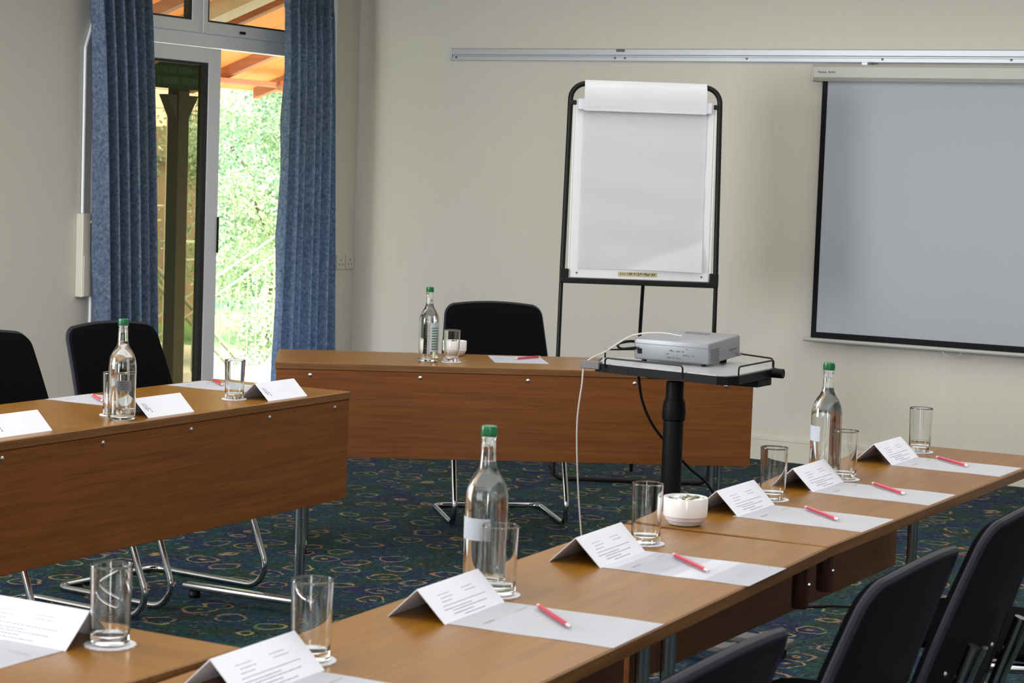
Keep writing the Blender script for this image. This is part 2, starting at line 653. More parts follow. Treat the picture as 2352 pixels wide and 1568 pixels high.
# wall box and its conduit beside the left curtain
t = thing('wall_switch_box', 'tall narrow off-white box with thin conduit, on the wall left of the left curtain',
          'electrical box', (0, -2.385, 0.785))
obj('casing', bx(0.0, 0.045, -0.036, 0.022, 0, 0.405, 0.005), M_WHITE2, t)
obj('casing_lid', bx(0.0452, 0.050, -0.030, 0.018, 0.004, 0.20, 0.002), M_WHITE2, t)
obj('conduit', tb([(0.012, -0.005, 0.405), (0.012, -0.005, 1.20), (0.012, 0.05, 1.34)], 0.008, 8, fr=0.05), M_WHITE, t)
obj('cable', tb([(0.050, 0.010, 0.36), (0.062, 0.022, 0.38), (0.064, 0.030, 0.30), (0.056, 0.034, 0.15)], 0.004, 6, fr=0.02),
    M_CABLEW, t)

# double socket near the corner
t = thing('wall_socket', 'pair of white flush socket plates on the narrow wall strip right of the right curtain', 'socket',
          (0, -0.09, 0.865))
for i, yy in enumerate((-0.088, 0.004)):
    p_ = obj('socket_plate', bx(0.0, 0.010, yy, yy + 0.084, 0, 0.086, 0.003), M_WHITE2, t)
    bm = bmesh.new()
    for yo, zo in ((0.042, 0.056), (0.026, 0.030), (0.058, 0.030)):
        box(bm, 0.0102, 0.0112, yy + yo - 0.004, yy + yo + 0.004, zo - 0.004, zo + 0.004)
    obj('socket_holes', bm, M_GREY, p_)


# curtains
def curtain(name, label, y0, y1, folds, z1, seed, spread, phase=0.0, lean=0.0):
    rnd = random.Random(seed)
    bm = bmesh.new()
    NU, NV = folds * 18, 30
    amps = [rnd.uniform(0.7, 1.15) for _ in range(folds + 2)]
    offs = [rnd.uniform(-0.25, 0.25) for _ in range(folds + 2)]
    rows = []
    for j in range(NV + 1):
        v = j / NV
        z = 0.015 + (z1 - 0.015) * v
        row = []
        for i in range(NU + 1):
            u = i / NU
            k = u * folds
            ki = int(min(k, folds - 1e-6))
            a = amps[ki] * (1 - (k - ki)) + amps[ki + 1] * (k - ki)
            of = offs[ki] * (1 - (k - ki)) + offs[ki + 1] * (k - ki)
            amp = 0.066 * a * (1 - 0.55 * v ** 6)
            ph = 2 * PI * (k + 0.12 * of * math.sin(3 * v) + 0.10 * math.sin(2.2 * v + seed)) + phase
            x = 0.105 + amp * (1.9 * abs(math.sin(ph / 2)) ** 0.75 - 0.75) + 0.006 * math.sin(2 * ph + 1.3)
            if v > 0.94:
                x += 0.012 * math.sin(ph * 3.0)
            yc = (y0 + y1) / 2 + lean * (1 - v)
            w = (y1 - y0) * (1 + spread * (1 - v) ** 1.5)
            y = yc + (u - 0.5) * w + 0.012 * math.cos(ph)
            row.append(bm.verts.new((x, y, z)))
        rows.append(row)
    for j in range(NV):
        for i in range(NU):
            bm.faces.new((rows[j][i], rows[j][i + 1], rows[j + 1][i + 1], rows[j + 1][i]))
    bmesh.ops.solidify(bm, geom=bm.faces, thickness=0.003)
    o = obj(name, bm, M_CURTAIN, smooth=True)
    tag(o, label, 'curtain', 'blue curtains at the patio door')
    return o


curtain('curtain', 'blue mottled curtain gathered at the left side of the patio door', -2.475, -2.03, 6, 2.47, 3, 0.02, 0.5, 0.125)
curtain('curtain', 'blue mottled curtain gathered at the right side of the patio door, beside the room corner', -0.915, -0.450, 6,
        2.45, 8, 0.20, 1.8, 0.0)
t = thing('curtain_rail', 'white curtain rail over the patio door, above both blue curtains', 'curtain rail', (0.115, -2.5, 2.49))
obj('track', bx(-0.012, 0.012, 0, 2.25, -0.015, 0.015, 0.003), M_WHITE, t)
for yy in (0.2, 1.1, 2.05):
    obj('bracket', bx(-0.115, -0.012, yy, yy + 0.02, -0.012, 0.004), M_WHITE, t)

# ------------------------------------------------------------------ back wall fittings
t = thing('display_rail', 'long grey aluminium rail fixed high across the back wall above the easel', 'rail', (0.645, 0, 2.080))
RL = 4.5
obj('rail_profile', bx(0, RL, -0.016, 0, 0, 0.066, 0.002), M_ALU, t)
obj('rail_top_channel', bx(0, RL, -0.030, -0.0165, 0.031, 0.066, 0.004), M_ALU, t)
obj('rail_lower_lip', bx(0, RL, -0.024, -0.0165, 0.0, 0.024, 0.003), M_ALU, t)
obj('end_cap', bx(-0.006, 0.004, -0.033, 0, -0.002, 0.068, 0.002), M_ALU, t)
for xx in (0.03, 1.03, 1.09, 1.80, 2.54, 3.20):
    bm = bmesh.new()
    lathe(bm, [(0, 0), (0.006, 0), (0.006, 0.003), (0, 0.003)], 10)
    obj('rail_screw', bm, M_GREY, t, loc=(xx, -0.0242, 0.017), rot=(PI / 2, 0, 0))
obj('rail_clip', bx(1.04, 1.09, -0.036, -0.0305, 0.050, 0.064, 0.002), M_GREY, t)

t = thing('projection_screen', 'large pull-down projection screen with black border hanging under the rail on the back wall',
          'projection screen', (2.85, -0.07, 0))
SW = 1.90
bm = bmesh.new()
prof = [(-0.036, 2.064), (0.036, 2.064), (0.045, 2.050), (0.045, 2.000), (0.030, 1.985), (0.010, 1.981),
        (0.004, 1.981), (-0.030, 1.981), (-0.045, 2.000), (-0.045, 2.052)]
va_ = [bm.verts.new((0, y, z)) for y, z in prof]
vb_ = [bm.verts.new((SW, y, z)) for y, z in prof]
bm.faces.new(va_)
bm.faces.new(vb_[::-1])
for k in range(len(prof)):
    k2 = (k + 1) % len(prof)
    bm.faces.new((va_[k], vb_[k], vb_[k2], va_[k2]))
case = obj('case', bm, M_CASE, t, smooth=True)
for xx in (-0.006, SW - 0.004):
    obj('case_end_cap', bx(xx, xx + 0.010, -0.047, 0.047, 1.979, 2.066, 0.003), M_CASE, t)
# small faded maker's script on the case (illegible dark strokes)
bm = bmesh.new()
rnd = random.Random(4)
xx = 0.030
for wlen in (5, 4):
    for k in range(wlen):
        h = 0.012 if k == 0 else 0.007
        tube(bm, [(xx, -0.0462, 2.022), (xx + 0.002, -0.0462, 2.022 + h), (xx + 0.0065, -0.0462, 2.026 + rnd.uniform(-.002, .003)),
                  (xx + 0.008, -0.0462, 2.022)], 0.0010, 4)
        xx += 0.0095
    xx += 0.008
obj('case_lettering', bm, M_INKD, case)
sur = obj('screen_fabric', bx(0.047, SW - 0.047, -0.002, 0.002, 0.668, 1.990), M_SCREEN, t)
bm = bmesh.new()
box(bm, 0.040, 0.068, -0.0035, 0.0032, 0.668, 1.984)
box(bm, SW - 0.068, SW - 0.040, -0.0035, 0.0032, 0.668, 1.984)
box(bm, 0.068, SW - 0.068, -0.0035, 0.0032, 0.668, 0.699)
obj('black_border', bm, M_BLACK, t)
obj('bottom_bar', tb([(0.000, 0, 0.657), (SW, 0, 0.657)], 0.011, 12), M_CASE, t)
obj('pull_handle', tb([(0.74, -0.004, 0.648), (0.76, -0.004, 0.628), (0.82, -0.004, 0.628), (0.84, -0.004, 0.648)], 0.0018, 6,
                      fr=0.02), M_CHROME_D, t)
for xx in (0.25, SW - 0.3):
    obj('hanger', bx(xx, xx + 0.03, -0.02, 0.06, 2.06, 2.078), M_ALU, t)


# ------------------------------------------------------------------ tables
def table(label, L, D, loc, ang, H=0.73, screws=(0.09, 0.50, 0.90, 1.30, 1.68), housing=None, name='conference_table', ins=0.100, ly_=0.108):
    t = thing(name, label, 'table', (loc[0], loc[1], 0), ang, 'oak folding conference tables')
    bm = bx(0.003, L - 0.003, 0.003, D - 0.003, H - 0.024, H, 0.0015, 1)
    obj('tabletop', bm, M_TOP, t)
    bm = bmesh.new()
    z0, z1 = H - 0.0245, H - 0.0012
    box(bm, 0, L, 0, 0.003, z0, z1, 0.001, 1)
    box(bm, 0, L, D - 0.003, D, z0, z1, 0.001, 1)
    box(bm, 0, 0.003, 0.003, D - 0.003, z0, z1)
    box(bm, L - 0.003, L, 0.003, D - 0.003, z0, z1)
    obj('edge_band', bm, M_EDGE, t)
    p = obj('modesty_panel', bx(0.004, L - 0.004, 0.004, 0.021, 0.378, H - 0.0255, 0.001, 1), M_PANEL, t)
    for sx in screws:
        if sx < L - 0.03:
            bm = bmesh.new()
            lathe(bm, [(0.0075, 0), (0.0072, 0.002), (0.004, 0.0035), (0, 0.004)], 12)
            obj('screw', bm, M_SCREW, p, smooth=True, loc=(sx, 0.004, 0.684), rot=(PI / 2, 0, 0))
    for ex, sg in ((ins, 1), (L - ins, -1)):
        # twin chrome uprights near the panel on a flat floor bar
        bm = bmesh.new()
        for dx in (0, 0.028 * sg):
            tube(bm, [(ex + dx, ly_, 0.040), (ex + dx, ly_, H - 0.0245)], 0.0105, 10)
        box(bm, min(ex, ex + 0.028 * sg), max(ex, ex + 0.028 * sg), ly_ - 0.005, ly_ + 0.005, 0.30, 0.315)
        lg = obj('leg', bm, M_CHROME, t, smooth=True)
        obj('floor_bar', bx(ex + 0.014 * sg - 0.022, ex + 0.014 * sg + 0.022, 0.03, D + 0.02, 0.026, 0.048, 0.007), M_CHROME_D, lg, smooth=True)
        for yy in (0.06, D - 0.02):
            bm = bmesh.new()
            lathe(bm, [(0, 0), (0.018, 0), (0.022, 0.010), (0.019, 0.022), (0.010, 0.027), (0, 0.027)], 14)
            obj('glide', bm, M_BLACK, lg, smooth=True, loc=(ex + 0.014 * sg, yy, 0))
        obj('leg_mount', bx(ex + 0.014 * sg - 0.04, ex + 0.014 * sg + 0.04, 0.07, D - 0.06, H - 0.034, H - 0.0248, 0.002), M_BLACK, t)
    if housing is not None:
        bm = bmesh.new()
        hx, hz = housing
        lathe(bm, [(0, 0), (0.016, 0), (0.0175, 0.004), (0.0175, hz), (0, hz)], 20)
        h_ = obj('leg_knuckle', bm, M_BROWN, t, smooth=True, loc=(hx, D - 0.026, H - 0.0248 - hz))
        bm = bmesh.new()
        lathe(bm, [(0, 0), (0.005, 0), (0.004, 0.003), (0, 0.004)], 10)
        obj('knuckle_screw', bm, M_SCREW, h_, smooth=True, loc=(0, 0.017, hz * 0.55), rot=(-PI / 2, 0, 0))
    return t


T_LEFT = table('oak table of the left row with screwed front panel, against the window side', 1.75, 0.545, (3.047, -6.262),
               rad(91.4), screws=(0.086, 0.49, 0.89, 1.29, 1.66))
T_BACK = table('oak table standing alone at the head of the room, behind the projector stand', 1.81, 0.55, (2.246, -3.882),
               math.atan2(0.566, 0.824), screws=(0.13, 0.54, 0.945, 1.35, 1.70))
T_RB = table('oak table at the far end of the right row, nearest the back wall', 1.75, 0.455, (4.835, -4.455), rad(-90),
             housing=(1.75 - 0.062, 0.078), ins=0.045, ly_=0.085)
T_RA = table('oak table of the right row in the foreground, with the nearest bottle on it', 1.75, 0.455, (4.838, -6.232),
             rad(-87.1), housing=(0.086, 0.088), ins=0.045, ly_=0.085)
T_BASE = table('oak table crossing the bottom left corner of the view, butted against the right row', 1.75, 0.50,
               (4.905, -7.652), PI, H=0.735)


# ------------------------------------------------------------------ chairs
def make_chair():
    t = thing('conference_chair', '', 'chair', group='black cantilever conference chairs')
    # seat cushion (chair faces +y)
    bm = bmesh.new()
    NX, NY = 12, 12
    for side in (1, -1):
        g = []
        for j in range(NY + 1):
            row = []
            for i in range(NX + 1):
                u, v = 2 * i / NX - 1, 2 * j / NY - 1
                # squircle mapping for round corners
                uu = u * math.sqrt(max(0, 1 - 0.16 * v ** 4))
                vv = v * math.sqrt(max(0, 1 - 0.16 * u ** 4))
                e = max(abs(u), abs(v))
                thick = 0.026 * (1 - e ** 6)
                zc = 0.445 + 0.012 * (v > 0.4) * 0 - 0.02 * max(0, v - 0.6) ** 2 * 4
                row.append(bm.verts.new((0.235 * uu, 0.005 + 0.225 * vv, zc + side * (0.004 + thick))))
            g.append(row)
        for j in range(NY):
            for i in range(NX):
                bm.faces.new((g[j][i], g[j][i + 1], g[j + 1][i + 1], g[j + 1][i]))
        if side == 1:
            top = g
        else:
            bot = g
    ring = lambda g: [g[0][i] for i in range(NX + 1)] + [g[j][NX] for j in range(1, NY + 1)] + \
        [g[NY][i] for i in range(NX - 1, -1, -1)] + [g[j][0] for j in range(NY - 1, 0, -1)]
    a, b_ = ring(top), ring(bot)
    for k in range(len(a)):
        k2 = (k + 1) % len(a)
        bm.faces.new((a[k], a[k2], b_[k2], b_[k]))
    obj('seat', bm, M_FABRIC, t, smooth=True)

    # back: trapezoid with round top corners, leaning and gently wrapped
    ZB, ZT = 0.50, 0.885

    def hw(z):
        w = 0.243 - 0.038 * (z - ZB) / (ZT - ZB)
        r = 0.042
        d = z - (ZT - r)
        if d > 0:
            w -= r - math.sqrt(max(0, r * r - d * d))
        d = (ZB + 0.04) - z
        if d > 0:
            w -= 0.04 - math.sqrt(max(0, 0.0016 - d * d))
        return w

    def surf(u, z, off):
        w = hw(z)
        x = u * w
        s = (z - ZB) / (ZT - ZB)
        y = -0.215 - 0.115 * s - 0.02 * s * s + 0.34 * x * x * (0.6 + 0.6 * s)
        zz = z + 0.010 * (1 - u * u) * max(0, s) ** 2
        return Vector((x, y + off, zz))
    zs = [ZB + (ZT - ZB) * k / 18 for k in range(17)] + [ZT - 0.042 + 0.042 * math.sin(PI / 2 * k / 7) for k in range(0, 8)]
    zs = sorted(set(round(z, 4) for z in zs))
    NXB = 14

    def slab(off_f, off_b, pad):
        bm = bmesh.new()
        G = []
        for off, sg in ((off_f, 1), (off_b, -1)):
            g = []
            for z in zs:
                row = []
                for i in range(NXB + 1):
                    u = 2 * i / NXB - 1
                    e = max(abs(u), abs(2 * (z - ZB) / (ZT - ZB) - 1))
                    p = surf(u, z, off + sg * pad * (1 - e ** 5))
                    row.append(bm.verts.new(p))
                g.append(row)
            for j in range(len(zs) - 1):
                for i in range(NXB):
                    bm.faces.new((g[j][i], g[j][i + 1], g[j + 1][i + 1], g[j + 1][i]))
            G.append(g)
        J = len(zs) - 1
        rr = lambda g: [g[0][i] for i in range(NXB + 1)] + [g[j][NXB] for j in range(1, J + 1)] + \
            [g[J][i] for i in range(NXB - 1, -1, -1)] + [g[j][0] for j in range(J - 1, 0, -1)]
        a, b_ = rr(G[0]), rr(G[1])
        for k in range(len(a)):
            k2 = (k + 1) % len(a)
            bm.faces.new((a[k], a[k2], b_[k2], b_[k]))
        return bm
    obj('backrest', slab(0.012, 0.0, 0.010), M_FABRIC, t, smooth=True)
    sh = obj('back_shell', slab(-0.0005, -0.010, 0.002), M_BLACK, t, smooth=True)
    pts = [surf(-1, z, -0.006) for z in zs if z < ZT - 0.001] + [surf(2 * k / 10 - 1, ZT, -0.006) for k in range(11)] + \
          [surf(1, z, -0.006) for z in reversed(zs) if z < ZT - 0.001]
    bm = bmesh.new()
    tube(bm, pts, 0.0080, 8)
    obj('edging', bm, M_PIPING, t, smooth=True)
    for sx in (-1, 1):
        bm = bmesh.new()
        lathe(bm, [(0, 0), (0.006, 0), (0.004, 0.003), (0, 0.004)], 10)
        p = surf(0.62 * sx, 0.60, -0.013)
        obj('shell_screw', bm, M_CHROME_D, sh, loc=p, rot=(PI / 2, 0, 0))
    # cantilever tube frame: rear floor bar, runners, front uprights, seat rails, back uprights
    R = 0.0115
    X = 0.232
    path = []
    for sx in (-1, 1):
        P = [(sx * 0.150, -0.305, 0.66), (sx * 0.150, -0.252, 0.50), (sx * 0.19, -0.20, 0.415), (sx * X, -0.10, 0.412),
             (sx * X, 0.060, 0.410), (sx * (X + 0.004), 0.220, R + 0.001), (sx * (X + 0.004), -0.330, R + 0.001), (0, -0.330, R + 0.001)]
        path.append(fillet(P, [0.03, 0.04, 0.06, 0.03, 0.055, 0.075, 0.05, 0.05], 8))
    bm = bmesh.new()
    tube(bm, path[0] + path[1][::-1][1:], R, 12)
    obj('frame', bm, M_CHROME, t, smooth=True)
    # flat polished carrier behind the lower shell
    for sx in (-1, 1):
        bm = bmesh.new()
        pp = fillet([(sx * 0.150, -0.325, 0.660), (sx * 0.150, -0.275, 0.53), (sx * 0.150, -0.290, 0.475), (sx * 0.150, -0.150, 0.425)],
                    0.04, 6)
        tube(bm, pp, 0.013, 8, flat=0.35)
        obj('back_carrier', bm, M_CHROME, t, smooth=True)
    return t


CHAIR = make_chair()
cu_ = [False]


def chair(x, y, face_deg, label):
    # face_deg: direction the sitter looks, measured from +x; the model faces +y
    return place(CHAIR, cu_, (x, y, 0), rad(face_deg - 90), label)


chair(2.52, -2.612, -49.2, 'black chair with chrome frame behind the head table, right of the lone far bottle')
chair(2.40, -4.63, -4, 'black chair behind the left table, in front of the left curtain')
chair(2.40, -5.27, -4, 'black chair behind the left table, cut off by the left edge of the view')
chair(5.43, -7.85, 180, 'black chair lowest in view, only its top edge showing')
chair(5.425, -7.10, 180, 'black chair with whole back visible, second along the right row from the bottom')
chair(5.41, -6.45, 180, 'black chair at the right edge of the view with a polished bracket on its back')
chair(5.41, -5.45, 180, 'black chair farthest along the right row, barely showing past the table edge')


# ------------------------------------------------------------------ table settings
def make_glass():
    t = thing('drinking_glass', '', 'glass', group='straight water glasses on the tables')
    bm = bmesh.new()
    H_ = 0.121
    prof = [(0, 0.0006), (0.024, 0.0006), (0.0275, 0.001), (0.0288, 0.003), (0.02905, 0.0045), (0.0292, 0.010), (0.0305, 0.065), (0.03172, H_ - 0.004), (0.03178, H_ - 0.0015), (0.0316, H_ - 0.0006), (0.0312, H_ - 0.0001),
            (0.0307, H_), (0.0303, H_ - 0.0006), (0.03018, H_ - 0.0015), (0.03012, H_ - 0.004), (0.0289, 0.065), (0.0278, 0.026), (0.0275, 0.0205), (0.0262, 0.0155), (0.020, 0.0135), (0, 0.013)]
    lathe(bm, prof, 40)
    obj('tumbler', bm, M_GLASS, t, smooth=True)
    return t


def make_coaster():
    bm = bmesh.new()
    N = 48
    poly = [((0.0385 + 0.0008 * math.cos(16 * 2 * PI * k / N)) * math.cos(2 * PI * k / N),
             (0.0385 + 0.0008 * math.cos(16 * 2 * PI * k / N)) * math.sin(2 * PI * k / N)) for k in range(N)]
    prism(bm, poly, 0.0002, 0.0022)
    o = obj('coaster', bm, M_CARD)
    return tag(o, '', 'coaster', 'round white paper coasters under the glasses')


GLASS, COASTER = make_glass(), make_coaster()
gu, cou = [False], [False]


def glass(x, y, z, gl, cl):
    place(COASTER, cou, (x, y, z), 0.3 * x, cl)
    # a chipped tumbler never sits perfectly central
    place(GLASS, gu, (x, y, z + 0.0024), 0.7 * y, gl)


def make_bottle(label_kind):
    t = thing('water_bottle', '', 'bottle', group='clear glass water bottles with green caps')
    out = [(0.0, 0.004), (0.020, 0.003), (0.031, 0.0008), (0.0365, 0.003), (0.0383, 0.010), (0.0385, 0.020), (0.0385, 0.080), (0.0385, 0.143), (0.0384, 0.150), (0.0378, 0.163),
           (0.0345, 0.178), (0.0280, 0.192), (0.0205, 0.203), (0.0162, 0.212), (0.0143, 0.222), (0.0133, 0.245), (0.0130, 0.262),
           (0.0142, 0.264), (0.0142, 0.268), (0.0125, 0.270), (0.0122, 0.283)]
    inn = [(0.0098, 0.283), (0.0100, 0.262), (0.0108, 0.235), (0.0118, 0.222), (0.0138, 0.2105), (0.0182, 0.2005), (0.0255, 0.189),
           (0.0318, 0.1755), (0.0352, 0.162), (0.0360, 0.149), (0.0360, 0.142), (0.0360, 0.028), (0.0359, 0.020), (0.0345, 0.012), (0.025, 0.0085), (0, 0.012)]
    bm = bmesh.new()
    lathe(bm, out + inn, 48)
    obj('glass_body', bm, M_GLASS, t, smooth=True)
    bm = bmesh.new()
    g = 0.00025
    wat = [(0.0, 0.012 - g), (0.025, 0.0085 - g), (0.0345 + g, 0.012 - g), (0.0359 + g, 0.020), (0.0360 + g, 0.028), (0.0360 + g, 0.142), (0.0360 + g, 0.149), (0.0352 + g, 0.162),
           (0.0318 + g, 0.1755), (0.0255 + g, 0.189), (0.0182 + g, 0.2005), (0.0138 + g, 0.2105), (0.0118 + g, 0.222), (0, 0.222)]
    lathe(bm, wat, 48)
    obj('water', bm, M_WATER, t, smooth=True)
    bm = bmesh.new()
    N = 40
    prof = [(0, 0.285), (0.0125, 0.285), (0.0138, 0.2838), (0.0140, 0.2815), (0.0142, 0.269), (0.0136, 0.2665)]
    lathe(bm, prof, N)
    cap = obj('cap', bm, M_GREEN, t, smooth=True)
    bm = bmesh.new()
    for k in range(24):
        a = 2 * PI * k / 24
        tube(bm, [(0.0143 * math.cos(a), 0.0143 * math.sin(a), 0.2675), (0.0141 * math.cos(a), 0.0141 * math.sin(a), 0.2805)], 0.0006, 4)
    obj('cap_ribs', bm, M_GREEN, cap)
    bm = bmesh.new()
    a0, a1, z0, z1 = label_kind
    K = 20
    R = 0.0389
    prev = None
    for k in range(K + 1):
        a = a0 + (a1 - a0) * k / K
        p = [bm.verts.new((R * math.cos(a), R * math.sin(a), z)) for z in (z0, z1)]
        if prev:
            bm.faces.new((prev[0], p[0], p[1], prev[1]))
        prev = p
    bmesh.ops.solidify(bm, geom=bm.faces, thickness=-0.00025)
    lab = obj('paper_label', bm, M_PAPER, t, smooth=True)
    return t, lab


def label_lines(lab, a0, a1, zlist, R=0.0387, m=None, r=0.0012):
    bm = bmesh.new()
    for z in zlist:
        pts = [(R * math.cos(a0 + (a1 - a0) * k / 8), R * math.sin(a0 + (a1 - a0) * k / 8), z) for k in range(9)]
        tube(bm, pts, r, 4)
    obj('label_print', bm, m or M_INK, lab)


def put(t, x, y, z, rz, label):
    t.location = (x, y, z)
    t.rotation_euler = (0, 0, rz)
    t['label'] = label


ZT_ = 0.7302
# azimuth of the camera seen from the bottles is about -60 deg
t, lb = make_bottle((rad(-165), rad(-49), 0.085, 0.124))
put(t, 4.938, -6.988, ZT_, 0, 'nearest water bottle, green cap and blank white label, in the foreground of the right row')
t, lb = make_bottle((rad(-172), rad(-92), 0.088, 0.126))
put(t, 4.913, -5.231, ZT_, 0, 'water bottle with green cap farther along the right row, seen against the back wall')
t, lb = make_bottle((rad(112), rad(140), 0.078, 0.108))
label_lines(lb, rad(116), rad(136), (0.084, 0.091, 0.097, 0.103), R=0.0386, r=0.0006)
put(t, 2.968, -5.620, ZT_, 0, 'water bottle with green cap on the left table, in front of a black chair')
t, lb = make_bottle((rad(-50), rad(20), 0.040, 0.150))
label_lines(lb, rad(-40), rad(5), (0.05, 0.06, 0.07, 0.08, 0.09, 0.10, 0.11, 0.12, 0.13), m=M_GREEN, r=0.0022)
put(t, 2.614, -3.400, ZT_, 0, 'water bottle with green cap and green print, alone on the head table at the back')


def rrect_text(bm, x0, x1, y, h, rnd, dens=0.8, z=0.0):
    """a line of tiny word-like strokes along x"""
    x = x0
    while x < x1:
        w = rnd.uniform(0.002, 0.007)
        if x + w > x1:
            break
        box(bm, x, x + w, y - h / 2, y + h / 2, z, z + 0.0002)
        x += w + rnd.uniform(0.0009, 0.002)


# folded card: ridge along local y (0.215 long), printed face falls towards +x
def make_card(printed):
    t = thing('name_card', '', 'name card', group='folded white cards on the tables')
    hs, zr, Lc, th = 0.054, 0.0515, 0.216, 0.0011
    bm = bmesh.new()
    prof = [(-hs, 0), (-hs + 0.0016, 0), (0, zr - 0.0016), (hs - 0.0016, 0), (hs, 0), (0.0008, zr), (-0.0008, zr)]
    va = [bm.verts.new((x, -Lc / 2, z)) for x, z in prof]
    vb = [bm.verts.new((x, Lc / 2, z)) for x, z in prof]
    bm.faces.new(va)
    bm.faces.new(vb[::-1])
    for k in range(len(prof)):
        k2 = (k + 1) % len(prof)
        bm.faces.new((va[k], vb[k], vb[k2], va[k2]))
    obj('folded_card', bm, M_CARD, t)
    # text plane: local frame u along -y..+y, v up the slope
    sl = math.atan2(zr, hs)
    bm = bmesh.new()
    rnd = random.Random(5 if printed else 9)
    F = 0.0745
    if printed:
        # heading, two columns, paragraph lines; reading side faces the seat (text runs along +y from the viewer's left)
        lines = [(0.006, -0.075, 0.080), (0.015, -0.055, -0.010), (0.015, 0.030, 0.070), (0.022, -0.070, -0.025), (0.022, 0.015, 0.055),
                 (0.029, -0.065, -0.020), (0.029, 0.020, 0.062), (0.036, -0.070, -0.030), (0.044, -0.075, 0.075), (0.051, -0.080, 0.020),
                 (0.056, -0.055, 0.065), (0.062, -0.060, 0.010), (0.068, -0.030, 0.050)]
        for v, a, b_ in lines:
            rrect_text(bm, a, b_, F - v, 0.0013, rnd)
        for v in bm.verts:
            y_, s_, o_ = v.co.x, v.co.y, v.co.z
            # s_ distance up the slope from the foot
            v.co = Vector((hs - s_ * math.cos(sl) + (o_ + 0.0002) * math.sin(sl), y_, s_ * math.sin(sl) + (o_ + 0.0002) * math.cos(sl)))
        obj('printed_text', bm, M_INK, t)
    else:
        for k, (a, b_) in enumerate(((0.030, 0.060), (0.024, 0.064), (0.030, 0.052), (0.018, 0.036))):
            rrect_text(bm, a, b_, -0.096 + k * 0.0065, 0.0024, rnd)
        for v in bm.verts:
            s_, y_, o_ = v.co.x, v.co.y, v.co.z
            v.co = Vector((hs - s_ * math.cos(sl) + (o_ + 0.0002) * math.sin(sl), y_ + 0.004, s_ * math.sin(sl) + (o_ + 0.0002) * math.cos(sl)))
        obj('printed_text', bm, M_INKD, t)
    return t


def make_sheet():
    # A4, long side along local x, foot at x=0 towards the seat
    t = thing('paper_sheet', '', 'paper', group='white writing sheets laid out at the seats')
    bm = bmesh.new()
    N = 10
    g = []
    for i in range(N + 1):
        g.append([bm.verts.new((0.297 * i / N, y, 0.0006 + 0.0004 * math.sin(i * 1.1))) for y in (-0.105, 0, 0.105)])
    for i in range(N):
        for k in range(2):
            bm.faces.new((g[i][k], g[i + 1][k], g[i + 1][k + 1], g[i][k + 1]))
    bmesh.ops.solidify(bm, geom=bm.faces, thickness=-0.0006)
    obj('sheet', bm, M_PAPER, t)
    bm = bmesh.new()
    rnd = random.Random(2)
    rrect_text(bm, -0.075, -0.035, 0.0, 0.0016, rnd)
    rrect_text(bm, 0.045, 0.085, 0.0, 0.0010, rnd)
    for v in bm.verts:
        v.co = Vector((0.055 + v.co.y, v.co.x, 0.0022 + v.co.z))
    obj('printed_footer', bm, M_INK, t)
    return t


def make_pencil():
    t = thing('pencil', '', 'pencil', group='red pencils on the writing sheets')
    Lp = 0.172
    bm = bmesh.new()
    a = [(0.0042 * math.cos(PI / 3 * k + PI / 6), 0.0042 * math.sin(PI / 3 * k + PI / 6)) for k in range(6)]
    va = [bm.verts.new((0.012, y, z + 0.0042)) for y, z in a]
    vb = [bm.verts.new((Lp - 0.020, y, z + 0.0042)) for y, z in a]
    bm.faces.new(va)
    bm.faces.new(vb[::-1])
    for k in range(6):
        bm.faces.new((va[k], vb[k], vb[(k + 1) % 6], va[(k + 1) % 6]))
    obj('barrel', bm, M_RED, t)
    bm = bmesh.new()
    lathe(bm, [(0, 0), (0.0028, 0.0005), (0.0036, 0.003), (0.0036, 0.0125), (0, 0.0125)], 12)
    obj('end_cap', bm, M_PALE, t, smooth=True, loc=(0, 0, 0.0042), rot=(0, PI / 2, 0))
    bm = bmesh.new()
    lathe(bm, [(0, 0), (0.0036, 0.0), (0.0012, 0.0155), (0, 0.0155)], 12)
    tip = obj('sharpened_tip', bm, M_PALE, t, smooth=True, loc=(Lp - 0.020, 0, 0.0042), rot=(0, PI / 2, 0))
    bm = bmesh.new()
    lathe(bm, [(0.0012, 0.0155), (0, 0.020)], 8)
    obj('lead', bm, M_INKD, tip)
    return t


CARD_P, CARD_N = make_card(True), make_card(False)
SHEET, PENCIL = make_sheet(), make_pencil()
cpu, cnu, shu, peu = [False], [False], [False], [False]

where = ['cut by the bottom edge of view', 'beside the nearest water bottle',
         'just this side of the white bowl', 'just beyond the white bowl',
         'beside the farther right bottle', 'last of the right row']
# (tent centre x, y, rot deg), sheet (x,y,rot), pencil tail (x,y) -> tip (x,y), glass (x,y)
SET = [
    ((5.022, -7.790, 2.9), (5.070, -7.797, 2.9), ((5.165, -7.80), (5.29, -7.92)), (5.021, -7.646)),
    ((4.993, -7.205, 2.9), (5.043, -7.199, 2.9), ((5.112, -7.108), (5.245, -7.232)), (5.003, -7.050)),
    ((4.972, -6.607, 2.9), (5.020, -6.602, 2.9), ((5.093, -6.524), (5.222, -6.640)), (4.985, -6.422)),
    ((4.945, -5.876, 0.5), (4.988, -5.885, 0.0), ((5.080, -5.790), (5.205, -5.908)), (4.966, -5.705)),
    ((4.942, -5.418, 0.5), (4.985, -5.425, 0.0), ((5.073, -5.322), (5.198, -5.440)), (4.980, -5.268)),
    ((4.936, -4.822, 0.0), (4.980, -4.830, 0.0), ((5.043, -4.724), (5.170, -4.842)), (4.957, -4.608)),
]
